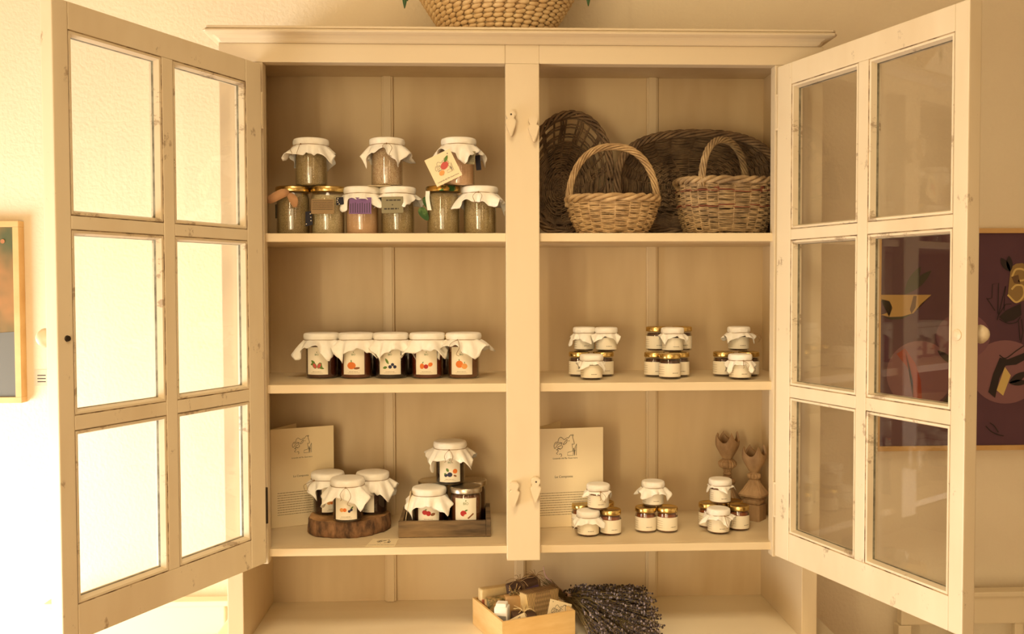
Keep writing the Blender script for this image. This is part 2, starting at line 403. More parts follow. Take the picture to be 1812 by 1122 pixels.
for sg in (-1, 1):
    bd = part('base_door', lambda b: (box(b, (min(sg*.01, sg*.57), -.27, .12), (max(sg*.01, sg*.57), -.25, .77), .003), box(b, (min(sg*.08, sg*.50), -.274, .19), (max(sg*.08, sg*.50), -.27, .70), .003)), M_front)
    part('base_door_knob', lambda b: (blob(b, (sg*.045, -.292, .48), (.014, .012, .014), 14, 8), tube(b, [(sg*.045, -.27, .48), (sg*.045, -.286, .48)], .006, 8)), M_front, bd, True)

# turn buttons on the post
def turn(px, py, screw, lean=0):
    c = at_y(px, py, -.014)
    out = [(0, .0145), (.005, .0135), (.0085, .010), (.0092, .005), (.007, .0005), (.0062, -.002), (.0095, -.0045), (.0102, -.008), (.0075, -.018), (.0035, -.029), (.0012, -.0345)]
    out = out+[(-x, y) for x, y in out[::-1][0:-1]]
    ca, sa = math.cos(lean), math.sin(lean)
    fn = lambda u, v, w: (c.x+u*ca-v*sa, -.0125-w, c.z+u*sa+v*ca)
    def f(b):
        prism(b, out[::-1], fn, .014)
        bmesh.ops.recalc_face_normals(b, faces=b.faces)
        es = [e for e in b.edges if all(abs(v.co.y+.0265) < 1e-5 for v in e.verts)]
        bmesh.ops.bevel(b, geom=es, offset=.0014, segments=2, affect='EDGES')
    t = part('turn_button', f, M_front)
    if screw: part('screw', lambda b: tube(b, [(c.x+.0005, -.0266, c.z+.006), (c.x+.0005, -.0255, c.z+.006)], .0019, 10), M_screw, t)
turn(903.5, 210, True, .03); turn(943.5, 220, False, .05); turn(910, 864, False, -.02); turn(947.5, 856, True, .0)

# glazed doors
DB, DT, DW = 1.0067, 1.9454, .4523
ROWS = [(1.060, 1.319), (1.341, 1.615), (1.635, 1.905)]
COLS = [(.042, .221), (.245, .425)]
def door(hx, sg, ang, nm):
    # local frame: t along the door from the hinge, n = inner face normal, outer face at n = -.024
    d = Vector((-sg*math.cos(ang), -math.sin(ang), 0)); n = Vector((-sg*math.sin(ang), -math.cos(ang)*1.0, 0))
    n = Vector((-sg*math.sin(ang), math.cos(ang), 0))
    O = Vector((hx, -.026, 0))
    W = lambda t, w, z: O+d*t+n*w+Vector((0, 0, z))
    def bar(b, t0, t1, w0, w1, z0, z1, bev=.0015):
        b2 = bmesh.new(); box(b2, (t0, w0, z0), (t1, w1, z1), bev)
        for v in b2.verts: v.co = W(v.co.x, v.co.y, v.co.z)
        me = bpy.data.meshes.new('tmp'); b2.to_mesh(me); b2.free(); b.from_mesh(me); bpy.data.meshes.remove(me)
    T = -.024
    def frame_v(b):
        bar(b, 0, COLS[0][0], T, 0, DB, DT, .002); bar(b, COLS[1][1], DW, T, 0, DB, DT, .002)
        bar(b, COLS[0][1], COLS[1][0], T, 0, ROWS[0][0], ROWS[2][1])
    def frame_h(b):
        bar(b, COLS[0][0], COLS[1][1], T, -.0003, DB, ROWS[0][0]); bar(b, COLS[0][0], COLS[1][1], T, -.0003, ROWS[2][1], DT)
        for a, c in ((ROWS[0][1], ROWS[1][0]), (ROWS[1][1], ROWS[2][0])):
            for q in COLS: bar(b, q[0], q[1], T, -.0003, a, c)
    dr = part('door', lambda b: (frame_v(b), frame_h(b)), M_door)
    def bead(b):
        # sloping glazing bead and rebate round every pane
        for z0, z1 in ROWS:
            for t0, t1 in COLS:
                for k, (ins, w) in enumerate(((0, -.0006), (.0009, -.0026), (.0018, -.0008), (.0052, -.0012), (.0080, -.0110), (.0086, -.0152), (.0086, -.019), (0, -.019))):
                    ring = [W(t0+ins, w, z0+ins), W(t1-ins, w, z0+ins), W(t1-ins, w, z1-ins), W(t0+ins, w, z1-ins)]
                    vs = [b.verts.new(p) for p in ring]
                    if k:
                        for i in range(4): b.faces.new((pv[i], pv[(i+1) % 4], vs[(i+1) % 4], vs[i])).material_index = (0, 1, 0, 0, 0, 2, 0, 0)[k]
                    pv = vs
    part('glazing_bead', bead, [M_doorH, M_groove, M_putty], dr)
    for z0, z1 in ROWS:
        for t0, t1 in COLS:
            part('pane', lambda b: bar(b, t0+.001, t1-.001, -.0175, -.0155, z0+.001, z1-.001, 0), M_pane, dr)
    # hinges: leaf on the edge and knuckle
    for zc, mm in ((1.86, M_front), (1.115, M_iron)):
        def hf(b):
            bar(b, -.004, .0, -.010, .0005, zc-.030, zc+.030, 0)
            p = W(-.004, -.004, 0); tube(b, [(p.x, p.y, zc-.034), (p.x, p.y, zc+.034)], .0042, 10)
        part('hinge', hf, mm if nm == 'l' else M_front, dr)
    kz = 1.4555
    def knob(b):
        p = [W(.436, T, kz), W(.436, T-.012, kz), W(.436, T-.016, kz), W(.436, T-.022, kz), W(.436, T-.029, kz), W(.436, T-.032, kz)]
        tube(b, p, [.006, .006, .011, .0145, .011, .004], 16)
    part('knob', knob, M_door, dr, True)
    part('knob_washer', lambda b: tube(b, [W(.436, -.0005, kz), W(.436, .0015, kz), W(.436, .003, kz)], [.009 if nm == 'r' else .005, .0085 if nm == 'r' else .004, .004], 16), M_door if nm == 'r' else M_iron, dr)
    return dr
dl = door(XL, -1, 2.0387, 'l'); dl['label'] = 'left glazed door swung open'
dr_ = door(XR, 1, 1.8921, 'r'); dr_['label'] = 'right glazed door swung open'

# ------------------------------------------------------------------ jars
rnd = random.Random(7)
def cylmap(R, zoff=0, rot=0, off=.0009):
    """u, v in metres on the front of a jar (facing the camera when rot = 0)"""
    def fn(u, v):
        a = -PI/2+rot+u/R
        return ((R+off)*math.cos(a), (R+off)*math.sin(a), zoff+v)
    return fn
def fruit(bm, fn, kind, cy, s=1.0):
    E_ = lambda x, y, a, b, m, r=0: d_ellipse(bm, fn, x*s, cy+y*s, a*s, b*s, I[m], r)
    Lf = lambda x0, y0, x1, y1, w, m='green': d_leaf(bm, fn, x0*s, cy+y0*s, x1*s, cy+y1*s, w*s, I[m])
    g = lambda k: (lambda u, v: k(u, v))
    mm = .001
    def e(x, y, a, b, m, r=0): E_(x*mm, y*mm, a*mm, b*mm, m, r)
    def l(x0, y0, x1, y1, w, m='green'): Lf(x0*mm, y0*mm, x1*mm, y1*mm, w*mm, m)
    if kind == 'fig':
        l(-9, 8, -2, 2, 2); l(-10, 1, -3, 4, 2); l(2, -2, 11, -5, 1.6); l(4, 5, 8, -4, 1.6)
        e(-3.5, 0, 3.2, 5, 'green', .5); e(4, 0, 3.2, 5, 'green', -.5)
    if kind == 'fig':
        fn2 = lift(fn, .0002)
        d_ellipse(bm, fn2, -.0033*s, cy-.0003, .0022*s, .004*s, I['pink'], .5); d_ellipse(bm, fn2, .0037*s, cy-.0003, .0022*s, .004*s, I['pink'], -.5)
    elif kind == 'pumpkin1':
        e(-3, 0, 6.5, 5.5, 'orange'); l(-3, 4.5, -3.4, 9, .8, 'green'); e(5, -4, 4.5, 1.7, 'brown', .1)
    elif kind == 'berries':
        l(-2, 2, -7, 11, 1.8); l(-4, -2, -11, -4, 2); e(0, -2, 2.7, 2.6, 'blue'); e(7, -2, 2.6, 2.5, 'blue'); e(3.6, 1.5, 2.4, 2.3, 'blue')
    elif kind == 'peppers':
        e(-6.5, -1, 3.3, 4.2, 'orange'); e(-.5, -1.5, 3.4, 3.4, 'red'); e(6, 1.5, 3.6, 3, 'orange', .5); l(-6, 3, -4, 6, .8)
    elif kind == 'pumpkin2':
        e(-3, 2, 5.6, 5.4, 'orange'); e(4.5, -1, 4.4, 4.2, 'peach'); l(-3, 7, -3.6, 10, .7); l(4.5, 3, 4.8, 6, .6)
    elif kind == 'berry_orange':
        e(-6, -3, 2.6, 2.6, 'blue'); e(0, -2, 3.8, 3.6, 'blue'); e(8, 3, 3.6, 3.6, 'orange'); l(-2, 2, -5, 8, 2); l(-5, -1, -9, -1, 1.4); e(8, -4, 2.6, 1.4, 'brown', -.4)
    elif kind == 'apricot':
        e(-6, 1, 3, 3, 'peach'); e(-1.5, 1, 2.8, 2.8, 'orange'); e(5, -1, 2, 2, 'blue'); e(8, 1, 2, 2, 'blue'); l(7, 2, 11, 6, 1.2)
    elif kind == 'strawberry':
        e(-5.5, 1, 4, 3.6, 'red'); e(0, -.5, 3.6, 3.8, 'red'); e(6.5, -2, 3.6, 2.2, 'brown', .3); l(-6, 4, -2, 6, .9)
    elif kind == 'apple':
        e(-3.5, 1.5, 4.6, 4.4, 'red'); e(0, -3, 3.4, 3.6, 'cream'); l(-2, 5, 3, 7, 1.2); d_line(bm, lift(fn, .0003), [(.003*s+.0017*s*q, cy-.006*s+.0014*s*q) for q in range(6)], .0022*s, I['brown'])
    elif kind == 'berry_small':
        e(-2, 0, 2.6, 2.6, 'blue')
def lift(fn, h):
    def g(u, v):
        p = Vector(fn(u, v)); q = Vector((p.x, p.y, 0)); L = q.length
        return (p.x*(L+h)/L, p.y*(L+h)/L, p.z)
    return g
def cloth_bm(Rl, H, half, phi, seed, a0=30, a1=62, lidh=.012, nf=5, amp=.22):
    r = random.Random(seed); bm = new(); N = 96
    phi += PI/4
    p1, p2, p3 = r.uniform(0, 6.28), r.uniform(0, 6.28), r.uniform(0, 6.28)
    rings = []
    for q, z in ((.35, .0018), (.7, .0016), (.9, .0012), (.975, .0002), (1.0, -.0014), (1.012, -.004), (1.01, -.008), (.985, -lidh+.001), (.965, -lidh-.0008)):
        rings.append([((Rl*q)*(1+(.012*math.sin(9*2*PI*i/N+p1) if z < -.003 else 0)), 2*PI*i/N, H+z) for i in range(N)])
    K = 9
    base = rings[-1]
    for k in range(1, K+1):
        ring = []
        for i in range(N):
            th = 2*PI*i/N; c = max(abs(math.cos(th-phi)), abs(math.sin(th-phi)))
            Lm = max(half/c-Rl-lidh, .006)
            f1 = math.sin(nf*th+p1); f2 = math.sin((nf*2+1)*th+p2); f3 = math.sin(3*th+p3)
            rr, _, zz = base[i]; n = 10
            Lk = Lm*k/K*(1+.05*math.sin(23*th+p3)*(k == K))
            # integrate the falling cloth
            for j in range(n):
                s = Lk*(j+.5)/n; t = s/(half*1.414-Rl)
                a = math.radians(a0+(a1-a0)*min(1, t*1.25))+amp*(.5+t)*f1+.16*f2+.16*f3
                rr += math.cos(a)*Lk/n; zz -= math.sin(a)*Lk/n
            dth = .16*(k/K)*math.sin(nf*th+p2)*.35+.03*math.sin(11*th+p1)*(k/K)
            ring.append((rr*(1+.018*(k/K)*math.sin(17*th+p2)), th+dth, zz))
        rings.append(ring)
    V = [[bm.verts.new((a*math.cos(t), a*math.sin(t), z)) for a, t, z in q] for q in rings]
    c = bm.verts.new((0, 0, H+.002))
    for i in range(N): bm.faces.new((c, V[0][i], V[0][(i+1) % N]))
    for A, B in zip(V, V[1:]):
        for i in range(N): bm.faces.new((A[i], B[i], B[(i+1) % N], A[(i+1) % N]))
    return bm
def bow(bm, Rl, z, a, seed, L=.03):
    r = random.Random(seed)
    c = Vector(((Rl+.0015)*math.cos(a), (Rl+.0015)*math.sin(a), z)); out = Vector((math.cos(a), math.sin(a), 0)); sd = Vector((-math.sin(a), math.cos(a), 0))
    for s in (-1, 1):
        k = r.uniform(.5, 1)
        p = [c, c+out*.012+sd*s*.25*L*k-Vector((0, 0, .1*L)), c+out*.022+sd*s*.45*L*k-Vector((0, 0, .5*L*k)), c+out*.022+sd*s*.2*L-Vector((0, 0, L*k)), c+out*.02+sd*s*(.1+.3*k)*L-Vector((0, 0, 1.15*L*k))]
        tube(bm, spline(p, 5), .0005, 4)
    blob(bm, c+out*.001, (.0017, .0017, .0017))
SHELF_MESH = {}
def jar(label, x, y, z, R=.0325, H=.093, fill=M_jam[0], lid='cloth', fruitk=None, lab='front', group=None, rot=0, half=.066, phi=PI/4, seed=1, a0=50, a1=66, bowa=None, lidmat=None, clothmat=None, text=None, big=True, fillh=.86, labz=(.10, .70), labw=1.0, amp=.22, extra=None, lw=None):
    name = 'jam_jar' if big else 'small_jam_jar'
    t = thing(name, label, 'jar', (x, y, z), (0, 0, 0), group)
    Rl = R*1.06 if big else R*1.02; lh = .011 if big else .0095
    seg = 40 if big else 28
    b = new()
    lathe(b, [(R*.86, .0004), (R*.96, .0012), (R, .005), (R, H-lh-.013), (R*.985, H-lh-.007), (R*.93, H-lh-.003), (R*.92, H-.003)], seg)
    obj('glass_body', b, M_jar, t, True, False)
    b = new(); ri = R-.0018; top = H*fillh
    lathe(b, [(ri*.88, .0012), (ri, .0045), (ri, min(top, H-lh-.013)), (ri*.93, min(top+.004, H-lh-.004))], seg)
    obj('contents', b, fill, t, True, False)
    b = new()
    lathe(b, [(Rl*.965, H-lh), (Rl*.99, H-lh-.0002), (Rl, H-lh+.0012), (Rl, H-.0022), (Rl*.97, H-.0006), (Rl*.90, H), (Rl*.86, H-.0008), (.001, H-.0008)], seg)
    obj('lid', b, lidmat or (M_gold if lid != 'silver' else M_silver), t, True, False)
    if lid == 'cloth':
        b = cloth_bm(Rl+.0012, H+.0008, half, phi, seed, a0, a1, lh, amp=amp)
        c = obj('cloth_cover', b, clothmat or M_cloth, t, True, False)
        sm = c.modifiers.new('thickness', 'SOLIDIFY'); sm.thickness = .0007; sm.offset = 1
        b = new(); rs = (Rl+.0012)*.975+.0012
        tube(b, [(rs*math.cos(2*PI*i/40), rs*math.sin(2*PI*i/40), H-lh-.0002+.0004*math.sin(6*PI*i/40)) for i in range(40)], .0006, 5, True)
        if bowa is not None: bow(b, Rl, H-lh, bowa, seed, .028 if big else .018)
        obj('string', b, M_string, c, False, False)
    if lab:
        hw = (.0225 if big else R*1.75)*labw; z0, z1 = labz[0]*H, labz[1]*H
        fn = cylmap(R, 0, rot, .0006); b = new(); n = 14 if big else 24
        pv = None
        for i in range(n+1):
            u = -hw+2*hw*i/n; a = b.verts.new(fn(u, z0)); c = b.verts.new(fn(u, z1))
            if pv: f = b.faces.new((pv[0], a, c, pv[1])); f.material_index = 0
            pv = (a, c)
        f2 = cylmap(R, 0, rot, .0009); rr = random.Random(seed+5)
        if big:
            if fruitk: fruit(b, f2, fruitk, z0+.0185, 1.35)
            d_dashes(b, f2, -.009, .009, z0+.0055, .0011, I['soft'], rr); d_dashes(b, f2, -.012, .012, z0+.003, .0007, I['soft'], rr)
            if text: d_text(b, f2, text, 0, z0+.038, .0075, I['green'], 0, .9); d_leaf(b, f2, 0, z0+.0445, .0003, z0+.048, .001, I['green'])
            else:
                d_text(b, f2, 'BIO', 0, z0+.039, .0055, I['green'], 0, .9); d_leaf(b, f2, 0, z0+.0445, .0003, z0+.047, .0008, I['green'])
        else:
            for k in range(4): d_dashes(b, f2, -hw*.93, -hw*.45, z0+(z1-z0)*(.2+.17*k), .0007, I['soft'], rr)
            d_dashes(b, f2, -.003, .009, z0+(z1-z0)*.26, .0012, I['grey'], rr)
        obj('label', b, INKS, t, False, False)
    if extra: extra(t)
    return t
def basepos(px, py, z, R):
    p = at_z(px, py, z); return p.x, p.y+R
Z1, Z2, Z3 = ZS[0][1], ZS[1][1], ZS[2][1]
def hangtag(t, name, px, py, Y, w, h, rot, m, crest=False, draw=None, label=None):
    """paper tag facing the front, at its own distance, hung on a jar"""
    c = at_y(px, py, Y); ca, sa = math.cos(rot), math.sin(rot)
    fn = lambda u, v, e=0: (c.x+u*ca-v*sa, Y-e+.12*(v*ca+u*sa), c.z+u*sa+v*ca)
    b = new(); prism(b, [(-w/2, -h/2), (w/2, -h/2), (w/2, h/2), (-w/2, h/2)], lambda u, v, e: fn(u, v, e), .0006)
    bmesh.ops.recalc_face_normals(b, faces=b.faces)
    if draw: draw(b, lambda u, v: fn(u, v, .0010))
    o = obj(name, b, [m]+INKS[1:], t)
    if label: o['label'] = label
    return o

# top left shelf: six jars below, three on top
y = .075; HT = .093
GT = 'herb salt jars on the top shelf'
def X1(px, Y=y): return at_y(px, 375, Y).x
def ex1(t):
    hangtag(t, 'green_tag', 491, 374, y-.0, .008, .028, .03, M_darkgreen)
    b = new(); c = Vector((X1(519), y, Z1+.078))
    for pts in ([(0, -.036, .003), (-.012, -.043, .001), (-.034, -.046, -.010), (-.046, -.044, -.014)], [(0, -.036, .003), (.008, -.043, -.010), (.012, -.044, -.026)]):
        sp = [c+Vector(p) for p in spline(pts, 4)]; n = len(sp); pv = None
        for i, p in enumerate(sp):
            w = .002+.007*math.sin(PI*min(i/(n-1)*.85+.1, 1))
            dn = Vector((.2, 0, -1)) if len(pts) == 4 else Vector((1, 0, .1))
            a = b.verts.new(p-dn*w); d = b.verts.new(p+dn*w)
            if pv: b.faces.new((pv[0], a, d, pv[1]))
            pv = (a, d)
    o = obj('fabric_strip', b, M_peach, t, True); m = o.modifiers.new('thickness', 'SOLIDIFY'); m.thickness = .0008
def ex2(t):
    hangtag(t, 'kraft_tag', 571, 365.5, y-.037, .044, .029, .0, M_kraft, draw=lambda b, f: [d_dashes(b, f, -.020, .020, .011-.0034*k, .0009, I['ink'], random.Random(k)) for k in range(6)], label='brown kraft paper tag')
    for (px, py, w, h) in ((547, 387, .014, .030), (602, 356, .015, .016)):
        c = at_y(px, py, y-.030); b = new()
        prism(b, [(-w/2, -h/2), (w/2, -h*.4), (w/2*.8, h/2), (-w/2, h*.45)], lambda u, v, e: (c.x+u, y-.030-e, c.z+v), .0012); bmesh.ops.recalc_face_normals(b, faces=b.faces)
        for k in range(4):
            d_ellipse(b, lambda u, v: (c.x+u, y-.0315, c.z+v), random.Random(k+px).uniform(-.4, .3)*w, (-.35+.22*k)*h, .0011, .0011, 1)
        obj('spotted_fabric', b, [M_navy, M_white], t)
M_kraft = mat('kraft_paper', srgb(150, 122, 84), .8); M_purple = mat('purple_paper', srgb(122, 88, 132), .8)
M_darkgreen = mat('dark_green_paper', srgb(52, 50, 28), .8); M_sage = mat('sage_paper', srgb(136, 126, 96), .8)
M_leafcloth = mat('leaf_print_cloth', srgb(52, 84, 40), .85, col2=srgb(92, 118, 62), vscale=80, cpos=(.5, .6))
J = []
J.append(jar('herb salt jar with gold lid and peach fabric strip, leftmost on the top shelf', X1(519), y, Z1, H=HT+.0024, fill=M_salt_dark, lid='gold', lab=None, group=GT, seed=2, extra=ex1))
J.append(jar('herb salt jar with gold lid and brown kraft tag, second from left on top shelf', X1(580.5), y, Z1, H=HT+.0024, fill=M_salt_grey, lid='gold', lab=None, group=GT, seed=3, extra=ex2, fillh=.78))
J.append(jar('pink salt jar with white cloth cover and purple paper tag on top shelf', X1(641), y, Z1, H=HT-.001, fill=M_salt_pink, group=GT, lab=None, seed=4, half=.064, phi=.75, a0=48,
    extra=lambda t: hangtag(t, 'purple_tag', 637.5, 364, y-.046, .043, .032, 0, M_purple, draw=lambda b, f: [d_poly(b, f, [(-.019+.0045*k, -.014), (-.0178+.0045*k, -.014), (-.0178+.0045*k, .004+.001*(k % 3)), (-.019+.0045*k, .004+.001*(k % 3))], I['ink']) for k in range(9)], label='purple paper tag')))
J.append(jar('herb salt jar with frayed white cloth and sage green tag on top shelf', X1(704), y, Z1, H=HT-.001, fill=M_salt_green, group=GT, lab=None, seed=5, half=.060, phi=.4, a0=56,
    extra=lambda t: hangtag(t, 'sage_tag', 694.5, 362.5, y-.047, .042, .032, .02, M_sage, draw=lambda b, f: [d_dashes(b, f, -.012, .016, .008, .0022, I['ink'], random.Random(3)), d_dashes(b, f, -.016, .012, -.009, .0026, I['ink'], random.Random(4)), d_ellipse(b, f, 0, 0, .0012, .0012, I['ink'])], label='grey green paper tag')))
def ex5(t):
    c = at_y(753, 370, y-.02)
    b = new()
    for s, (dx, dz, L, rot) in enumerate(((.003, .012, .013, -1.2), (-.003, -.010, .015, -1.0))):
        ca, sa = math.cos(rot), math.sin(rot)
        out = [(L*math.cos(2*PI*k/14)*1.0, L*.55*math.sin(2*PI*k/14)*(1-.3*math.cos(2*PI*k/14))) for k in range(14)]
        prism(b, out, lambda u, v, e: (c.x+dx+u*ca-v*sa, y-.02-e-.002*s, c.z+dz+u*sa+v*ca), .0010)
    bmesh.ops.recalc_face_normals(b, faces=b.faces); obj('leaf_fabric', b, M_leafcloth, t)
    b = new(); p = [at_y(757, 338, y-.030), at_y(756.5, 352, y-.034), at_y(760, 372, y-.036)]
    pv = None
    for q in spline(p, 4):
        a = b.verts.new(q+Vector((-.004, 0, 0))); d = b.verts.new(q+Vector((.004, 0, 0)))
        if pv: b.faces.new((pv[0], a, d, pv[1]))
        pv = (a, d)
    o = obj('ribbon', b, M_cloth, t); m = o.modifiers.new('thickness', 'SOLIDIFY'); m.thickness = .0006
J.append(jar('herb salt jar with green and gold lid and leaf print fabric', X1(784.5), y, Z1, H=HT+.0034, fill=M_salt_green, lid='gold', lidmat=M_greenlid, group=GT, lab=None, seed=6, extra=ex5))
J.append(jar('herb salt jar with long white cloth, rightmost in bottom row of top shelf', X1(849), y, Z1, H=HT+.0004, fill=M_salt_green, group=GT, lab=None, seed=9, half=.068, phi=.55, bowa=-1.65, a0=44))
zt = Z1+HT+.0025
def X0(px, Y=y): return at_y(px, 300, Y).x
J.append(jar('green herb salt jar with white cloth, leftmost of the three in upper row', X0(551), y, zt+.0003, R=.031, H=.091, fill=M_salt_green, group=GT, lab=None, seed=11, half=.066, phi=PI/4+.05, bowa=-2.0, a0=52))
J.append(jar('speckled chilli salt jar with frayed white cloth, middle of the upper three', X0(685), y, zt+.0003, R=.031, H=.092, fill=M_salt_red, group=GT, lab=None, seed=14, half=.066, phi=.6, bowa=-1.5, a0=50))
def ex9(t):
    def draw(b, f):
        f2 = f
        d_crest(b, f, .001, .002, .034, I['ink'], -.05, .016)
        d_text(b, f, 'Locanda del Re Guerriero', 0, -.0235, .0042, I['ink'])
        g = lambda u, v: (lambda p: (p[0], p[1]-.0003, p[2]))(f(u, v))
        d_ellipse(b, g, .004, .003, .009, .0065, I['pink'], .5); d_ellipse(b, g, -.007, -.008, .006, .0045, I['peach'], .4); d_leaf(b, g, .006, .008, .018, .019, .003, I['green'])
        d_ellipse(b, g, .019, .022, .001, .001, I['ink'])
    o = hangtag(t, 'hang_tag', 784.5, 297, y-.058, .054, .057, .45, M_card, draw=draw, label='cream paper tag with a drawing, tilted')
    hangtag(t, 'small_label', 833, 279, y-.040, .017, .026, -.06, M_sage, draw=lambda b, f: [d_dashes(b, f, -.007, .007, .008-.003*k, .0008, I['ink'], random.Random(k)) for k in range(6)])
    hangtag(t, 'dark_tag', 846, 288, y-.01, .010, .030, .1, M_navy)
J.append(jar('pink salt jar with white cloth and large cream paper tag hanging askew', X0(812), y, zt+.0012, R=.031, H=.092, fill=M_salt_pink, group=GT, lab=None, seed=17, half=.066, phi=.3, a0=50, extra=ex9))
# thin card lying under the middle upper jar
bm = new(); c = at_y(690, 334, y-.02); box(bm, (c.x-.042, y-.035, Z1+HT+.0021), (c.x+.002, y+.01, Z1+HT+.0026))
tag(obj('paper_card', bm, M_card), 'thin white card lying under the middle upper salt jar', 'card')

# second shelf: five big cloth covered jars, four more behind them
GS = 'jam jars in the row on the middle left shelf'
kinds = ['fig', 'pumpkin1', 'berries', 'peppers', 'pumpkin2']
desc = ['dark jam jar with fig picture on its label, leftmost on middle shelf', 'jam jar with one pumpkin and seeds on its label on middle shelf', 'very dark jam jar with blueberries on its label, under white cloth', 'reddish jam jar with peppers on its label on middle shelf', 'amber jam jar with two pumpkins on its label, rightmost on middle shelf']
spec = [(565, .45, 21, 44), (627, .95, 22, 55), (689.5, 1.15, 23, 60), (755, .62, 24, 56), (820, .42, 25, 34)]
for k, (px, ph, sd, a0) in enumerate(spec):
    x, yy = basepos(px, 671, Z2, .033)
    J.append(jar(desc[k], x, yy, Z2, R=.0325, H=.0905, fill=M_jam[k], fruitk=kinds[k], group=GS, seed=sd, half=.068, phi=ph, a0=a0, bowa=(-1.9 if k == 4 else None), labz=(.10, .72), rot=(-.15, -.05, .03, -.02, -.12)[k]))
for px in (596, 659, 722, 790):
    p = at_y(px, 640, .215)
    J.append(jar('gold lidded jam jar standing behind the row of cloth covered jam jars', p.x, .215, Z2, R=.029, H=.086, fill=M_honey, lid='gold', lab=None, group='gold lidded jars behind the row of cloth covered jars', seed=int(px)))
    J[-1]['label'] = {596: 'gold lidded jam jar half hidden behind the fig and one-pumpkin jars', 659: 'gold lidded jam jar half hidden behind the one-pumpkin and blueberry jars', 722: 'gold lidded jam jar half hidden behind the blueberry and pepper jars', 790: 'gold lidded jam jar half hidden behind the pepper and two-pumpkin jars'}[px]

# third shelf left: slice of tree trunk with three jars
zs = Z3+.033
pc = at_y(617, 930, .135)
def slice_r(a, z=0):
    return 1+.035*math.sin(2*a+.5)+.025*math.sin(5*a+1.2)+.012*math.sin(13*a)+.010*math.sin(29*a+z*120)
wt = thing('log_slice', 'round slice of tree trunk with rough bark, used as a stand for three jars', 'log slice', (pc.x, .140, Z3))
b = new(); R_ = .082; n = 140
prof = [(.96, .0), (1.0, .004), (1.01, .012), (.99, .02), (.985, .029), (.965, .0328)]
V = []
for q, z in prof:
    V.append([b.verts.new((R_*q*slice_r(2*PI*i/n, z)*math.cos(2*PI*i/n)+.0015*mnoise.noise(Vector((i*.7, z*200, 1))), .92*R_*q*slice_r(2*PI*i/n, z)*math.sin(2*PI*i/n), z)) for i in range(n)])
for A, B in zip(V, V[1:]):
    for i in range(n): b.faces.new((A[i], A[(i+1) % n], B[(i+1) % n], B[i]))
b.faces.new(V[0][::-1]); obj('bark', b, M_bark, wt, True, False)
b = new(); b.faces.new([b.verts.new((R_*.966*slice_r(2*PI*i/n, .0328)*math.cos(2*PI*i/n), .92*R_*.966*slice_r(2*PI*i/n, .0328)*math.sin(2*PI*i/n), .0328)) for i in range(n)])
for k in range(1, 8):
    tube(b, [((R_*.11*k)*slice_r(2*PI*i/48)*math.cos(2*PI*i/48), .92*(R_*.11*k)*slice_r(2*PI*i/48)*math.sin(2*PI*i/48), .0326) for i in range(48)], .0005, 4, True)
obj('cut_face', b, M_cut, wt, False, False)
GW = 'jam jars on the slice of tree trunk'
for px, py, fk, sd, ph, fl, a0, lb, hl, rt in ((576, 913, 'apricot', 31, .9, M_jam[2], 58, 'jam jar with white cloth at back left on the log slice', .061, .5), (657, 913, 'berry_small', 33, .7, M_jam[2], 48, 'jam jar with white cloth at back right on the log slice', .068, -.55), (612, 926.5, 'apricot', 36, .62, M_jam[2], 54, 'jam jar with apricots on its label, front one on the log slice', .068, 0)):
    x, yy = basepos(px, py, zs, .031)
    J.append(jar(lb, x, yy, zs+.0003, R=.0305, H=.083, fill=fl, fruitk=fk, group=GW, seed=sd, half=hl, phi=ph, a0=a0, bowa=(-1.55 if sd == 36 else -2.3), labz=(.08, .70), rot=rt))

# crate with five jars
cr = thing('wooden_crate', 'low crate of dark weathered boards holding jam jars on the bottom left shelf', 'crate', (at_y(786, 950, .13).x, .13, Z3))
xa, xb = at_z(704, 955, Z3).x, at_z(869, 955, Z3).x; ya, yb = .066, .212
for nm, a, c in (('front_board', (xa, ya, Z3+.001), (xb-.0101, ya+.009, Z3+.033)), ('back_board', (xa+.0085, yb-.009, Z3+.001), (xb-.0101, yb, Z3+.033)), ('side_board', (xa, ya+.0092, Z3+.001), (xa+.008, yb, Z3+.030)), ('side_board', (xb-.010, ya, Z3+.001), (xb, yb, Z3+.035)), ('floor_board', (xa+.0085, ya+.0092, Z3+.0005), (xb-.0102, yb-.0092, Z3+.007))):
    b = new(); box(b, a, c, .0012); obj(nm, b, M_grey_wood, cr)
GC = 'jam jars in the weathered crate'
zf = Z3+.0073; Hc = .088
def cx(px, Y): return at_y(px, 890, Y).x
J.append(jar('jam jar with silver lid at back left in the crate', cx(768, .172), .172, zf, R=.0312, H=Hc, fill=M_honey, lid='silver', lab=None, group=GC, seed=41))
J.append(jar('jam jar with silver lid at back right in the crate', cx(834, .172), .172, zf, R=.0312, H=Hc, fill=M_honey, lid='silver', lab=None, group=GC, seed=42))
J.append(jar('jam jar with strawberries on its label and white cloth, front left in crate', cx(759.5, .1085), .1085, zf, R=.0312, H=Hc-.0035, fill=M_honey, fruitk='strawberry', group=GC, seed=45, half=.066, phi=.72, a0=52, a1=75, labz=(.25, .76)))
J.append(jar('silver lidded jar with apple and cinnamon on its BIO label in crate', cx(824.5, .1085), .1085, zf, R=.0312, H=Hc, fill=M_jam[4], lid='silver', fruitk='apple', text='BIO', group=GC, seed=44, labz=(.20, .78)))
J.append(jar('jam jar with berries and orange on its label, stacked on top of the crate jars', cx(797, .140), .140, zf+Hc+.0003, R=.0305, H=.085, fill=M_jam[2], fruitk='berry_orange', group=GC, seed=47, half=.069, phi=.8, a0=42, bowa=-1.6, labz=(.08, .72)))
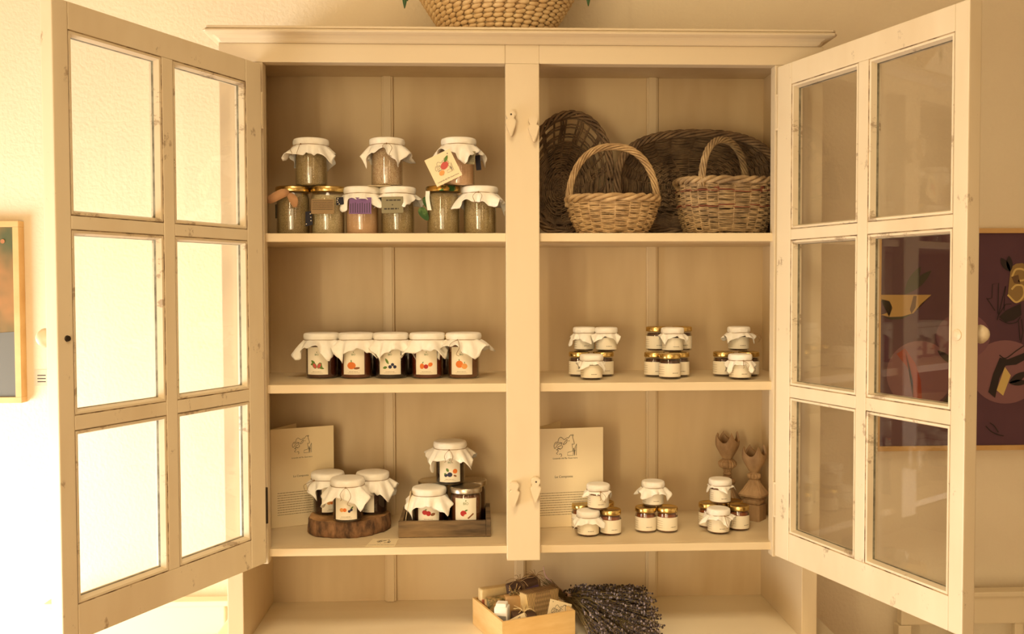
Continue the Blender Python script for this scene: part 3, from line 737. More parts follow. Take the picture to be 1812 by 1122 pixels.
# leaflet leaning inside the crate and the card on the shelf
b = new()
p0, p1 = at_y(700.5, 925, .085), at_y(723, 876, .10)
V = [b.verts.new(p) for p in ((xa+.0095, .080, Z3+.010), (xa+.0095, .150, Z3+.010), (xa+.030, .150, Z3+.086), (xa+.024, .080, Z3+.090))]
b.faces.new(V); o = obj('paper_leaflet', b, M_card); m = o.modifiers.new('thickness', 'SOLIDIFY'); m.thickness = .0006
tag(o, 'white paper leaflet leaning inside the left end of the crate', 'leaflet')
q = [at_z(647, 966.5, Z3+.001), at_z(699, 966, Z3+.001), at_z(706, 953, Z3+.001), at_z(660, 953, Z3+.001)]
b = new(); zc_ = Z3+.0008
A = [b.verts.new((p.x, p.y, Z3+.0002)) for p in q]; B = [b.verts.new((p.x, p.y, zc_)) for p in q]
b.faces.new(A[::-1]); b.faces.new(B)
for i in range(4): b.faces.new((A[i], A[(i+1) % 4], B[(i+1) % 4], B[i]))
def fc(u, v):   # u, v 0..1 on the card
    a = q[0].lerp(q[1], u); c = q[3].lerp(q[2], u); r = a.lerp(c, v); return (r.x, r.y, zc_+.0002)
d_crest(b, fc, .5, .62, .5, 1, 0, .03); d_text(b, fc, 'Locanda del Re Guerriero', .5, .12, .085, 1)
tag(obj('business_card', b, [M_card, M_ink]), 'small cream card with a line drawing lying on shelf edge before the log slice', 'card')

# brochures
def brochure(label, fold_px, fold_py, rt_px, rt_py, Htop, backw, backang, seed, xfold=None):
    """folded leaflet standing on the shelf; fold at left, front panel running right and back"""
    f0 = at_z(fold_px, fold_py, Z3) if xfold is None else xfold
    zt_ = Z3+Htop; r0 = at_z(rt_px, rt_py, zt_)
    d = Vector((r0.x-f0.x, r0.y-f0.y, 0)); w = d.length; d.normalize(); nrm = Vector((d.y, -d.x, 0))
    t = thing('folded_brochure', label, 'brochure', (f0.x, f0.y, Z3))
    b = new()
    fn = lambda u, v, e=0: (f0.x+d.x*u+nrm.x*e, f0.y+d.y*u+nrm.y*e, Z3+.0005+v)
    prism(b, [(0, 0), (w, 0), (w, Htop), (0, Htop)], fn, .0006); bmesh.ops.recalc_face_normals(b, faces=b.faces)
    g = lambda u, v: fn(u, v, .0009)
    d_crest(b, g, w*.49, Htop*.825, w*.31, 1, 0, .018)
    d_text(b, g, 'Locanda del Re Guerriero', w*.49, Htop*.69, w*.031, 1)
    d_text(b, g, 'Le Composte', w*.47, Htop*.50, w*.044, 1)
    r = random.Random(seed)
    for k in range(10): d_dashes(b, g, w*.10, w*.90, Htop*(.345-.0245*k), Htop*.0062, 2, r)
    obj('front_panel', b, [M_card, M_ink, M_dimink], t)
    b = new(); e = Vector((math.cos(backang), math.sin(backang), 0))
    prism(b, [(0, 0), (backw, 0), (backw, Htop), (0, Htop)], lambda u, v, w_: (f0.x+e.x*u, f0.y+e.y*u+w_+.0002, Z3+.0005+v), .0006); bmesh.ops.recalc_face_normals(b, faces=b.faces)
    obj('rear_panel', b, M_card, t)
M_dimink = ink('body_text_ink', srgb(146, 124, 90))
brochure('tall folded cream brochure with lion drawing standing left of the log slice', 480, 936, 590, 753, .207, .10, 1.20, 5)
fr = at_z(955, 934, Z3)
brochure('tall folded cream brochure with lion drawing, partly hidden behind the centre post', 0, 0, 1067, 756, .207, .14, .98, 6, xfold=at_z(935, 936, Z3))

# small jars on the right hand shelves
RS, HS = .0212, .0505
def sj(label, px, py, z, lid='gold', seed=1, group=None, fill=M_honey, rot=0, **k):
    x, yy = basepos(px, py, z, RS)
    if Z2 < z < Z2+.1: yy = k.pop('Y', .150); x = at_y(px, py, yy).x        # upper jars of the middle shelf stand over the lower ones
    return jar(label, x, yy, z+.0003, R=RS, H=HS-(.0030 if lid == 'cloth' else 0), fill=fill, lid=lid, group=group, seed=seed, big=False, rot=rot, half=k.pop('half', .041), phi=k.pop('phi', .7), a0=k.pop('a0', 46), a1=k.pop('a1', 72), labz=(.09, .62), labw=1.15, fillh=.84, **k)
G1, G2, G3 = ('small jars stacked at left of the middle right shelf', 'small jars stacked in the middle of the middle right shelf', 'small jars stacked at right of the middle right shelf')
ZU = HS+.0003
def up(px, py, z): return px, py, z+ZU
J += [sj('small gold lidded jar, left one below in the left stack of middle right shelf', 1027, 667, Z2, group=G1, seed=51, rot=-.2),
      sj('small gold lidded jar, right one below in the left stack of middle right shelf', 1070, 667, Z2, group=G1, seed=52, rot=.1),
      sj('small cloth covered jar, front one below in the left stack of middle right shelf', 1049, 673, Z2, 'cloth', 53, G1, phi=.75, a0=50, a1=75),
      sj('small jar fully draped in white cloth, upper left of leftmost stack on middle shelf', 1034, 621, Z2+ZU, 'cloth', 54, G1, Y=.165, phi=.2, half=.046, a0=58, a1=80),
      sj('small cloth covered jar, upper right of the left stack of middle right shelf', 1073, 623, Z2+ZU, 'cloth', 55, G1, Y=.148, phi=.6)]
J += [sj('small gold lidded jar, lower left in the middle stack of middle right shelf', 1162, 668, Z2, group=G2, seed=61),
      sj('small gold lidded jar, lower right in the middle stack of middle right shelf', 1205, 668, Z2, group=G2, seed=62),
      sj('small gold lidded jar, lower front in the middle stack of middle right shelf', 1189, 671.5, Z2, group=G2, seed=63, rot=.2),
      sj('small gold lidded jar, upper left in the middle stack of middle right shelf', 1161, 619, Z2+ZU, Y=.160, group=G2, seed=64),
      sj('small gold lidded jar, upper right in the middle stack of middle right shelf', 1206, 619, Z2+ZU, Y=.160, group=G2, seed=65),
      sj('small cloth covered jar, upper front in the middle stack of middle right shelf', 1190, 624, Z2+ZU, 'cloth', 66, G2, Y=.122, phi=.8, a0=44)]
J += [sj('small gold lidded jar, lower left in the right stack of middle right shelf', 1285, 667, Z2, group=G3, seed=71),
      sj('small gold lidded jar, lower right behind cloth in the right stack of middle right shelf', 1330, 667, Z2, group=G3, seed=72),
      sj('small cloth covered jar, lower front in the right stack of middle right shelf', 1315, 672.5, Z2, 'cloth', 73, G3, phi=.5, half=.044, bowa=-1.6, a0=46),
      sj('small cloth covered jar, upper one in the right stack of middle right shelf', 1307, 623.5, Z2+ZU, 'cloth', 74, G3, phi=.75, half=.043, bowa=-.6, a0=34)]
G4, G5, G6 = ('small jars stacked before the brochure on the bottom right shelf', 'three small jars in the middle of the bottom right shelf', 'small jars stacked before the carved finials')
A_ = dict(fill=M_amber)
J += [sj('small gold lidded jar, back left of the stack before the right brochure', 1032, 938, Z3, group=G4, seed=81, rot=-.4, **A_),
      sj('small gold lidded jar, back right of the stack before the right brochure', 1071, 934, Z3, group=G4, seed=82, **A_),
      sj('small cloth covered jar, front left of the stack before the right brochure', 1043, 951, Z3, 'cloth', 83, G4, phi=.7, a0=44, half=.043, **A_),
      sj('small gold lidded jar, front right of the stack before the right brochure', 1083, 949, Z3, group=G4, seed=84, rot=.1, **A_),
      sj('small cloth covered jar, topmost of the stack before the right brochure', 1061, 903.5, Z3+ZU, 'cloth', 85, G4, phi=.35, half=.038, bowa=-1.5, **A_)]
J += [sj('small gold lidded jar, lower left of the three between the other stacks', 1146, 944, Z3, group=G5, seed=91, **A_),
      sj('small gold lidded jar, lower right of the three between the other stacks', 1184, 944, Z3, group=G5, seed=92, rot=.3, **A_),
      sj('small cloth covered jar, standing on the two gold lidded jars', 1159, 897.5, Z3+ZU, 'cloth', 95, G5, phi=.9, half=.045, a0=40, **A_)]
J += [sj('small gold lidded jar, left of the stack before the carved finials', 1259, 936, Z3, group=G6, seed=101, **A_),
      sj('small gold lidded jar, back of the stack before the carved finials', 1301, 932, Z3, group=G6, seed=102, **A_),
      sj('small gold lidded jar, right of the stack before the carved finials', 1312, 940.5, Z3, group=G6, seed=103, rot=.4, **A_),
      sj('small cloth covered jar, front of the stack before the carved finials', 1276, 946.5, Z3, 'cloth', 104, G6, phi=.3, half=.043, bowa=-1.3, a0=32, **A_),
      sj('small cloth covered jar, topmost of the stack before the carved finials', 1279, 893, Z3+ZU, 'cloth', 105, G6, phi=.1, half=.037, a0=50, **A_)]

# ------------------------------------------------------------------ baskets
def superell(a, n):
    c, s = math.cos(a), math.sin(a)
    return (math.copysign(abs(c)**(2/n), c), math.copysign(abs(s)**(2/n), s))
def weave(bm, f, ns, rows, rs, rw, seed, per=4, amp=1.0, mi=0, stakes=True, double=True, t0=0, t1=1, jit=.0006, tilt=0):
    r = random.Random(seed)
    def nrm(th, t):
        p = f(th, t); a = f(th+.02, t)-f(th-.02, t); c = f(th, min(t+.02, 1))-f(th, max(t-.02, 0))
        n = a.cross(c)
        return n.normalized() if n.length > 1e-9 else Vector((0, 0, 1))
    if stakes:
        for k in range(ns):
            th = 2*PI*(k+.5)/ns; tube(bm, [f(th, t0+(t1-t0)*i/14) for i in range(15)], rs, 5, mi=mi)
    for j, t in enumerate(rows):
        ph1, ph2 = r.uniform(0, 6.28), r.uniform(0, 6.28)
        for q in ((-.5, .5) if double else (0,)):
            pts = []
            n = ns*per
            for i in range(n):
                th = 2*PI*i/n; tt = t+jit*8*(math.sin(3*th+ph1)+math.sin(5*th+ph2))+tilt*math.sin(th)
                tt = min(max(tt, 0.001), 1)
                o = (rs+rw)*.85*amp*math.cos(ns/2*th+PI*(j % 2)+PI/2*0)
                p = f(th, tt)+nrm(th, tt)*o
                p = p+(f(th, min(tt+.01, 1))-f(th, tt-.001)).normalized()*q*rw*1.9+Vector((r.gauss(0, jit*.4), r.gauss(0, jit*.4), r.gauss(0, jit*.4)))
                pts.append(p)
            tube(bm, pts, rw*r.uniform(.85, 1.15), 5, True, mi)
def braid(bm, path, n, a, b, turns, rs, closed=True, seg=5, mi=0, up=Vector((0, 0, 1))):
    """path: function 0..1 -> point; n strands wound round it"""
    N = int(turns*10) if closed else int(turns*12)
    for k in range(n):
        pts = []
        for i in range(N if closed else N+1):
            u = i/N; p = path(u); q = path((u+.002) % 1 if closed else min(u+.002, 1)); q0 = path((u-.002) % 1 if closed else max(u-.002, 0))
            t = (q-q0).normalized(); s = t.cross(up)
            s = s.normalized() if s.length > 1e-4 else t.orthogonal().normalized(); w = s.cross(t)
            ph = 2*PI*(turns*u+k/n)
            pts.append(p+s*a*math.cos(ph)+w*b*math.sin(ph))
        tube(bm, pts, rs, seg, closed, mi)
def handled(label, x, y, rx, ry, h, hh, hdir, mats, ns, nr, seed, rot=0, nexp=2.3, flare=1.12, bottom=.72, skew=0):
    t = thing('wicker_basket', label, 'basket', (x, y, Z1), (0, 0, rot), 'handled wicker baskets on the top right shelf')
    def f(th, tt):
        if tt < .22: q = tt/.22*bottom; z = .004
        else:
            k = (tt-.22)/.78; q = bottom+(1-bottom)*math.sin(k*PI/2)**.8*(1 if k < 1 else 1); z = .004+h*k
        cx_, sy_ = superell(th, nexp)
        return Vector((rx*q*cx_, ry*q*sy_, z))
    b = new(); weave(b, f, ns, [.05+.17*i/4 for i in range(4)]+[.25+.69*i/(nr-1) for i in range(nr)], .0019, .0017, seed, jit=.0009)
    obj('woven_body', b, mats[0], t, True, False)
    b = new(); braid(b, lambda u: f(2*PI*u, 1)+Vector((0, 0, .002)), 3, .0058, .0048, max(7, int(ns*.36)), .0042, seg=7)
    obj('braided_rim', b, mats[1], t, True, False)
    b = new(); ca, sa = math.cos(hdir), math.sin(hdir)
    e0 = f(hdir, 1); e1 = f(hdir+PI, 1)
    def arch(u):
        a = PI*u; c = (e0+e1)/2; hx = (e0-e1)/2
        s = math.cos(a); k = math.sin(a)
        return c+hx*math.copysign(abs(s)**.85, s)*(1.0)+Vector((skew*k, 0, hh*abs(k)**.9-.012*(1-k)))
    braid(b, arch, 6, .0052, .0052, 3.2, .0024, False, 6, up=Vector((-sa, ca, 0.01)))
    obj('twisted_handle', b, mats[1], t, True, False)
    return t
c = at_y(1084, 413, .085)
ba = handled('small pale wicker basket with high arched handle, in front of the tall oval basket', at_y(1084, 400, .082).x, .082, .089, .056, .066, .108, .0, (M_wick_l, M_wick_l), 22, 13, 3, rot=-.05)
bb = handled('oval wicker basket with reddish bands and arched handle, at the right end of top shelf', at_y(1282, 400, .085).x, .085, .096, .062, .100, .088, .95, (M_wick_m, M_wick_m), 26, 19, 8, rot=.06, nexp=2.7, bottom=.80)
# reddish woven bands on the right basket
b = new()
def fb(th, tt):
    k = (tt-.22)/.78; q = .80+.20*math.sin(k*PI/2)**.8; a, c = superell(th, 2.7)
    return Vector((.096*1.012*q*a, .062*1.018*q*c, .004+.100*k))
weave(b, fb, 26, [.62, .645, .86, .88], .0019, .0013, 5, stakes=False, double=False, tilt=.015)
for th0 in (-1.85, -1.05, -.62):
    for i in range(7):
        tube(b, [fb(th0+a*.03, .84+.012*i) for a in range(-2, 3)], .0013, 4)
obj('red_brown_bands', b, M_wick_r, bb, True, False)

# big oval basket lying on its side, open to the front
def lying(name, label, x, y, z, rx, ry, depth, ns, body_t, rs, rw, m, seed, rot, rim_r, nst=4, rimturn=14, extra=None, base_q=.5, nexp=2.2, stake_r=None, base_off=(0, 0)):
    t = thing(name, label, 'basket', (x, y, z), rot)
    def f(th, tt):
        a, c = superell(th, nexp)
        if tt < .35: q = tt/.35*base_q; w = -depth
        else:
            k = (tt-.35)/.65; q = base_q+(1-base_q)*k**.8; w = -depth+depth*k**1.25
        ox, oy = base_off[0]*(1-max(0, (tt-.35)/.65)), base_off[1]*(1-max(0, (tt-.35)/.65))
        return Vector((rx*q*a+ox, ry*q*c+oy, w))
    b = new(); weave(b, f, ns, body_t, stake_r or rs, rw, seed, per=3 if ns > 30 else 4)
    obj('woven_body', b, m, t, True, False)
    b = new(); braid(b, lambda u: f(2*PI*u, 1), nst, rim_r, rim_r*.9, rimturn, rim_r*.55)
    obj('rim', b, m, t, True, False)
    if extra: extra(t, f)
    return t
c = at_y(1232, 325, .20)
lying('wicker_trug', 'large dark oval wicker basket lying on its side behind the two handled baskets', c.x-.006, .158, Z1+.1135, .172, .104, .078, 26, [.05+.29*i/9 for i in range(10)]+[.38+.57*i/14 for i in range(15)], .0024, .0023, M_wick_d, 21, (PI/2-.02, 0, 0.03), .0062, nst=5, rimturn=11, base_q=.62, nexp=2.6)
# tall openwork basket at the left, also on its side
c = at_y(1006, 288, .15)
def hoops(t, f):
    b = new(); r = random.Random(4)
    for tt in (.66, .70, .80, .84, .93, .96):
        tube(b, [f(2*PI*i/60, tt)+Vector((0, 0, .002*math.sin(i))) for i in range(60)], .0021, 5, True)
    for k in range(12):
        for o in (-.03, .03):
            th = 2*PI*(k+.5)/12+o; tube(b, [f(th+.02*math.sin(i), .55+.45*i/8) for i in range(9)], .0023, 5)
    obj('lattice', b, M_wick_d, t, True, False)
lying('openwork_basket', 'tall round openwork wicker basket leaning on its side next to the centre post', c.x, .165, Z1+.134, .088, .130, .080, 20, [.04+.30*i/9 for i in range(10)]+[.37+.20*i/5 for i in range(6)], .0022, .0023, M_wick_d, 31, (PI/2-.16, .10, -.10), .0058, nst=4, rimturn=8, extra=hoops, base_q=.50, nexp=2.0, base_off=(-.012, -.012))

# ------------------------------------------------------------------ basket on top of the cabinet, with a plant
ZCT = ZT+.0262
c = at_y(880, 40, .11)
tb = thing('woven_planter', 'round pale basket of thick plaited water hyacinth standing on top of the cabinet', 'basket', (c.x, .11, ZCT))
def tf(k):   # k 0..1 up the side
    return .082+.135*(k**.82), .21*k
b = new(); NC, NR = 36, 28; r = random.Random(12)
for j in range(NR):
    k = (j+.5)/NR; R_, z = tf(k); sl = math.atan2(.21, .13)
    for i in range(NC):
        a = 2*PI*(i+(.5 if j % 2 else 0)*.35+.06*math.sin(j))/NC
        M_ = Matrix.Rotation(a, 3, 'Z') @ Matrix.Rotation(PI/2-sl, 3, 'Y') @ Matrix.Rotation(r.uniform(.10, .28), 3, 'X')
        w = 2*PI*R_/NC*.56
        blob(b, (R_*math.cos(a), R_*math.sin(a), z), (.0048, w, .0049*r.uniform(.92, 1.1)), 8, 6, M=M_)
obj('plaited_side', b, M_rope, tb, True, False)
b = new(); lathe(b, [(.08, .0003), (.081, .002), (tf(.3)[0]-.004, tf(.3)[1]), (tf(.6)[0]-.004, tf(.6)[1]), (tf(.96)[0]-.005, tf(.96)[1]), (tf(.96)[0]-.010, tf(.96)[1]), (tf(.3)[0]-.012, tf(.3)[1]), (.07, .006)], 40, cap=True); obj('lining', b, M_rope, tb, True, False)
b = new(); braid(b, lambda u: Vector((tf(1)[0]*math.cos(2*PI*u), tf(1)[0]*math.sin(2*PI*u), .213)), 3, .006, .006, 26, .005); obj('rim', b, M_rope, tb, True, False)
M_leaf = mat('plant_leaf', srgb(54, 92, 44), .5, col2=srgb(36, 66, 34), vscale=30)
pl = thing('potted_plant', 'green leafy plant in the basket on the cabinet, only hanging leaf tips in view', 'plant', (c.x, .11, ZCT+.017))
b = new(); lathe(b, [(.055, 0), (.06, .004), (.09, .13), (.094, .135), (.088, .136), (.084, .125), (.001, .122)], 32); obj('pot', b, M_bark, pl, True, False)
def leafblade(b, base, tip, w, sag=.01, n=9):
    base, tip = Vector(base), Vector(tip); d = tip-base; s = d.cross(Vector((0, -1, .15))); s = s.normalized() if s.length > 1e-6 else Vector((1, 0, 0)); pv = None
    up = s.cross(d).normalized()
    for i in range(n+1):
        t = i/n; h = w*(math.sin(PI*min(max(t, .03), .985))**.8)
        c = base+d*t+up*sag*math.sin(PI*t)
        V = [b.verts.new(c-s*h), b.verts.new(c-up*w*.25), b.verts.new(c+s*h)]
        if pv: b.faces.new((pv[0], pv[1], V[1], V[0])); b.faces.new((pv[1], pv[2], V[2], V[1]))
        pv = V
lb, sb = new(), new()
o_ = Vector((c.x, .11, ZCT))
LT = [(716, 15, -.6), (721, 2, -.4), (1041, 11, .6)]
r = random.Random(3)
def branch(end, seed):
    e = end-o_; mid = Vector((e.x*.55, e.y*.6, .34)); tube(sb, [o_+p for p in spline([Vector((e.x*.08, e.y*.08, .14)), mid, Vector((e.x*.95, e.y*.95, e.z+.10)), Vector((e.x, e.y, e.z+.045))], 6)], .0016, 5)
    for k in range(7):
        t = .35+.09*k; p = o_+(Vector((e.x*.08, e.y*.08, .14)).lerp(mid, min(t*2, 1)) if t < .5 else mid.lerp(Vector((e.x, e.y, e.z+.05)), (t-.5)*2))
        leafblade(lb, p, p+Vector((r.uniform(-.03, .03), r.uniform(-.03, .03), r.uniform(-.01, .05))), .009)
for px, py, s in LT:
    e = at_y(px, py, .04); branch(e, px); leafblade(lb, e+Vector((-.002*s, 0, .045)), e, .0048, .004)
for k in range(9):
    a = 2*PI*k/9+.3
    if abs(math.sin(a)+1) < .4: continue
    branch(o_+Vector((.24*math.cos(a), .13*math.sin(a)+.0, .30+.04*math.sin(3*k))), k)
sm = obj('stems', sb, M_leaf, pl, True); lo = obj('leaves', lb, M_leaf, pl, True); m = lo.modifiers.new('thickness', 'SOLIDIFY'); m.thickness = .0004
lo['kind'] = 'stuff'

# ------------------------------------------------------------------ carved finials
def finial(label, px, py, Yc, segs, toph, rot, grp, scale=1.0):
    """segs: list of (half width, height, squareness 2 round .. 8 square, flute amplitude)"""
    c = at_y(px, py, Yc)
    t = thing('carved_finial', label, 'finial', (c.x, Yc, Z3+.0003), (0, 0, rot), grp)
    b = new(); N = 64; V = []
    for hw, z, n, fl in segs:
        ring = []
        for i in range(N):
            a = 2*PI*i/N; x, y = superell(a, n); k = 1+fl*math.cos(16*a)
            ring.append(b.verts.new((hw*x*k*scale, hw*y*k*scale, z)))
        V.append(ring)
    for A, B in zip(V, V[1:]):
        for i in range(N): b.faces.new((A[i], A[(i+1) % N], B[(i+1) % N], B[i]))
    b.faces.new(V[0][::-1]); b.faces.new(V[-1])
    bod = obj('turned_stem', b, M_carved, t, False, False)
    z0 = segs[-1][1]
    # tulip: cup whose upper edge splits into four pointed petals
    b = new(); V = []; K = 14; H = toph
    for j in range(K+1):
        k = j/K; ring = []
        for i in range(N):
            a = 2*PI*i/N; m = (a/(PI/2)) % 1; tipf = 1-abs(2*m-1)        # 0 at valley, 1 at tip
            edge = .62+.38*tipf**1.5+.03*math.sin(7*a)
            kk = k*edge; rr = (.010+.0175*math.sin(min(kk*1.9, PI/2)))*(1-.45*max(0, kk-.50))
            x, y = superell(a, 2.6)
            ring.append(b.verts.new((rr*x*scale, rr*y*scale, z0+H*kk*1.0)))
        V.append(ring)
    for j in range(K, -1, -1):                                           # inside of the cup
        k = j/K; ring = []
        for i in range(N):
            a = 2*PI*i/N; m = (a/(PI/2)) % 1; tipf = 1-abs(2*m-1); edge = .62+.38*tipf**1.5+.03*math.sin(7*a)
            kk = .25+(edge-.25)*k; rr = (.010+.0175*math.sin(min(kk*1.9, PI/2)))*(1-.45*max(0, kk-.50))-.0035*(1-.75*(k == 1))
            x, y = superell(a, 2.6); ring.append(b.verts.new((rr*x*scale*.97, rr*y*scale*.97, z0+H*kk-.0006)))
        V.append(ring)
    for A, B in zip(V, V[1:]):
        for i in range(N): b.faces.new((A[i], A[(i+1) % N], B[(i+1) % N], B[i]))
    b.faces.new(V[0][::-1]); b.faces.new(V[-1])
    obj('carved_tulip', b, M_carved, t, False, False)
    return t
GF = 'pair of carved wooden finials'
finial('carved wooden finial with tulip top on a high stem, left and taller of the pair', 1287, 860, .212,
       [(.021, 0, 6, 0), (.021, .020, 6, 0), (.017, .022, 6, 0), (.017, .030, 4, .02), (.027, .034, 5, .02), (.018, .050, 3.5, .04), (.0085, .068, 2, .05), (.016, .071, 2, 0), (.018, .076, 2, 0), (.015, .081, 2, 0), (.008, .084, 2, 0), (.010, .087, 2, 0), (.007, .0895, 2, 0), (.0095, .093, 2, 0), (.0075, .097, 2, .04), (.0095, .104, 2, .05), (.016, .108, 2.4, .05), (.0185, .113, 2.4, .06), (.018, .119, 2.4, .06), (.013, .124, 2.4, .03), (.0075, .127, 2.2, 0)], .058, .90, GF)
finial('carved wooden finial on a square pyramid foot, right and lower of the pair', 1334, 900, .182,
       [(.0205, 0, 9, 0), (.0205, .033, 9, 0), (.0165, .034, 8, 0), (.0185, .037, 6, .05), (.020, .043, 6, .05), (.0165, .047, 6, .02), (.0265, .052, 6, 0), (.0275, .056, 6, .0), (.020, .066, 4.5, .03), (.013, .078, 3.5, .05), (.009, .087, 2.5, .03), (.0125, .089, 2.2, .03), (.0135, .093, 2.2, .06), (.013, .098, 2.2, .06), (.0085, .101, 2.2, 0), (.0075, .104, 2.2, 0)], .056, .88, GF)
finial_done = True

# ------------------------------------------------------------------ box of soaps on the worktop
ZW = ZK
P1 = at_z(836.5, 1104, ZW+.0003); zb_ = ZW+.0555
P2 = at_z(888.6, 1100.8, zb_); P3 = at_z(1018, 1080, zb_)
ex = Vector((P3.x-P2.x, P3.y-P2.y, 0)); LX = ex.length; ex.normalize(); ey = Vector((-ex.y, ex.x, 0)); LY = max(.13, Vector((P1.x-P2.x, P1.y-P2.y, 0)).dot(ey))
ang = math.atan2(ex.y, ex.x)
HB = .055
bx = thing('wooden_box', 'open pale plywood box full of wrapped soaps on the worktop', 'box', (P2.x, P2.y, ZW+.0003), (0, 0, ang))
for nm, a, c_ in (('side_board', (0, 0, 0), (LX, .005, HB)), ('side_board', (0, LY-.005, 0), (LX, LY, HB)), ('end_board', (0, .0051, 0), (.005, LY-.0051, HB)), ('end_board', (LX-.005, .0051, 0), (LX, LY-.0051, HB)), ('bottom_board', (.0051, .0051, .0003), (LX-.0051, LY-.0051, .004))):
    b = new(); box(b, a, c_, .0008); obj(nm, b, M_plywood, bx, False, False)
BO = Vector((P2.x, P2.y, ZW+.0003))
def inbox(u, v, z): return BO+ex*(u*LX)+ey*(v*LY)+Vector((0, 0, z))
def bar_soap(name, label, cat, u, v, z, sx, sy, sz, m, rz=0, tx=0, ty=0, band=None, extra=None, bev=.004, group=None):
    p = inbox(u, v, z)
    t = thing(name, label, cat, p, (tx, ty, ang+rz), group)
    b = new(); box(b, (-sx/2, -sy/2, 0), (sx/2, sy/2, sz), bev); obj('wrapped_bar', b, m, t, True, False)
    if band: 
        b = new(); box(b, (-band[0]/2, -sy/2-.0004, -.0004), (band[0]/2, sy/2+.0004, sz+.0004), .0005); obj('paper_band', b, band[1], t, False, False)
    if extra: extra(t, sx, sy, sz)
    return t
def raffia(t, sx, sy, sz, m=None, off=0, tail=.03, seed=1, n=7):
    r = random.Random(seed); b = new()
    for o in (-.0015, .0015):
        tube(b, [(off+o, -sy/2-.001, 0), (off+o, -sy/2-.001, sz+.001), (off+o, sy/2+.001, sz+.001), (off+o, sy/2+.001, 0)], .0007, 4, True)
    for k in range(n):
        a = r.uniform(0, 6.28); tube(b, spline([Vector((off, 0, sz+.002)), Vector((off+.5*tail*math.cos(a), .5*tail*math.sin(a), sz+.008)), Vector((off+tail*math.cos(a), tail*math.sin(a), sz+r.uniform(.0, .012)))], 4), .0006, 4)
    obj('raffia_tie', b, m or M_string, t, False, False)
M_cello = mat('cream_tissue_wrap', srgb(232, 208, 156), .4, col2=srgb(214, 180, 124), vscale=30)
M_rose = mat('rose_soap', srgb(190, 96, 66), .45, col2=srgb(214, 150, 104), vscale=40)
M_herbwrap = mat('dried_flower_wrap', srgb(186, 150, 96), .6, col2=srgb(96, 84, 44), vscale=60, cpos=(.45, .6))
M_darkwrap = mat('dark_brown_wrap', srgb(92, 66, 48), .7, col2=srgb(66, 46, 36), vscale=30)
M_greysoap = mat('grey_brown_soap', srgb(158, 128, 92), .6); M_loofah = mat('loofah', srgb(226, 192, 130), .85)
M_violet = mat('violet_label', srgb(112, 84, 116), .8)
M_grey = mat('grey_label', srgb(150, 144, 136), .7)
def tag_part(t, nm, a, c_, m):
    b = new(); box(b, a, c_, .0015); obj(nm, b, m, t, False, False)
bar_soap('soap_bar', 'long cellophane wrapped rose soap standing at back left corner of the box', 'soap', .30, .885, .006, .078, .020, .072, M_cello, 0, band=None, extra=lambda t, a, b_, c_: tag_part(t, 'rose_end', (-.0380, -.0108, .006), (-.030, .0108, .052), M_rose))
bar_soap('soap_bar', 'flower wrapped soap behind the white wrapped soap in the box', 'soap', .20, .66, .008, .046, .022, .060, M_herbwrap, .05, extra=lambda t, a, b_, c_: tag_part(t, 'red_petals', (-.0258, -.006, .012), (-.0245, .010, .040), M_rose))
def whitey(t, sx, sy, sz):
    b = new(); box(b, (-.011, -sy/2-.0006, .012), (.011, -sy/2+.0002, .034), .0003); obj('grey_label', b, M_grey, t, False, False)
    b = new()
    for z in (.006, .0085): tube(b, [(x*1.02, y_*1.02, z) for x, y_ in ((-sx/2, -sy/2), (sx/2, -sy/2), (sx/2, sy/2), (-sx/2, sy/2))], .0013, 6, True)
    blob(b, (-sx/2+.003, -sy/2-.003, .008), (.005, .004, .005), 10, 7)
    obj('cord_with_button', b, M_white, t, True, False)
    b = new(); box(b, (-sx*.40, -sy*.40, sz-.001), (sx*.40, sy*.40, sz+.007), .003); obj('folded_top', b, M_cloth, t, False, False)
wtw = bar_soap('soap_bar', 'white wrapped soap with grey label and cord at the front left of the box', 'soap', .150, .36, .016, .027, .027, .050, M_cloth, -.62, extra=whitey, bev=.003)
def pouch(t, sx, sy, sz):
    b = new(); r = random.Random(9)
    for k in range(10): a = r.uniform(0, 6.28); tube(b, [(0, 0, sz-.002), (.012*math.cos(a), .012*math.sin(a), sz+.014+r.uniform(-.004, .006))], .0009, 4)
    for k in range(14): blob(b, (r.uniform(-.012, .012), r.uniform(-.010, .010), sz+r.uniform(0, .010)), (.0028, .0028, .0022), 6, 4)
    obj('dried_flower_sprig', b, M_herbwrap, t, False, False)
bar_soap('soap_bar', 'tan paper wrapped soap with dried sprig in the middle of the box', 'soap', .44, .62, .018, .046, .024, .052, mat('tan_tissue', srgb(206, 166, 108), .6, col2=srgb(176, 132, 80), vscale=20), -.12, extra=pouch, bev=.007)
bar_soap('soap_bar', 'dark brown wrapped soap with violet label and raffia bow, highest in the box', 'soap', .665, .80, .038, .070, .028, .050, M_darkwrap, .04, tx=.12, ty=-.16, extra=lambda t, a, b_, c_: (tag_part(t, 'violet_label', (-.010, -b_/2-.0008, .012), (.028, -b_/2+.0002, .040), M_violet), raffia(t, a, b_, c_, off=-.006, seed=4), raffia(t, a*.2, b_, c_, off=.030, tail=.02, seed=6, n=12)))
bar_soap('soap_bar', 'brown soap in clear wrap lying at the front middle of the box', 'soap', .40, .27, .016, .048, .034, .034, M_darkwrap, -.25, ty=.05, extra=lambda t, a, b_, c_: raffia(t, a, b_, c_, m=M_cello, seed=8, tail=.022, n=12), bev=.003)
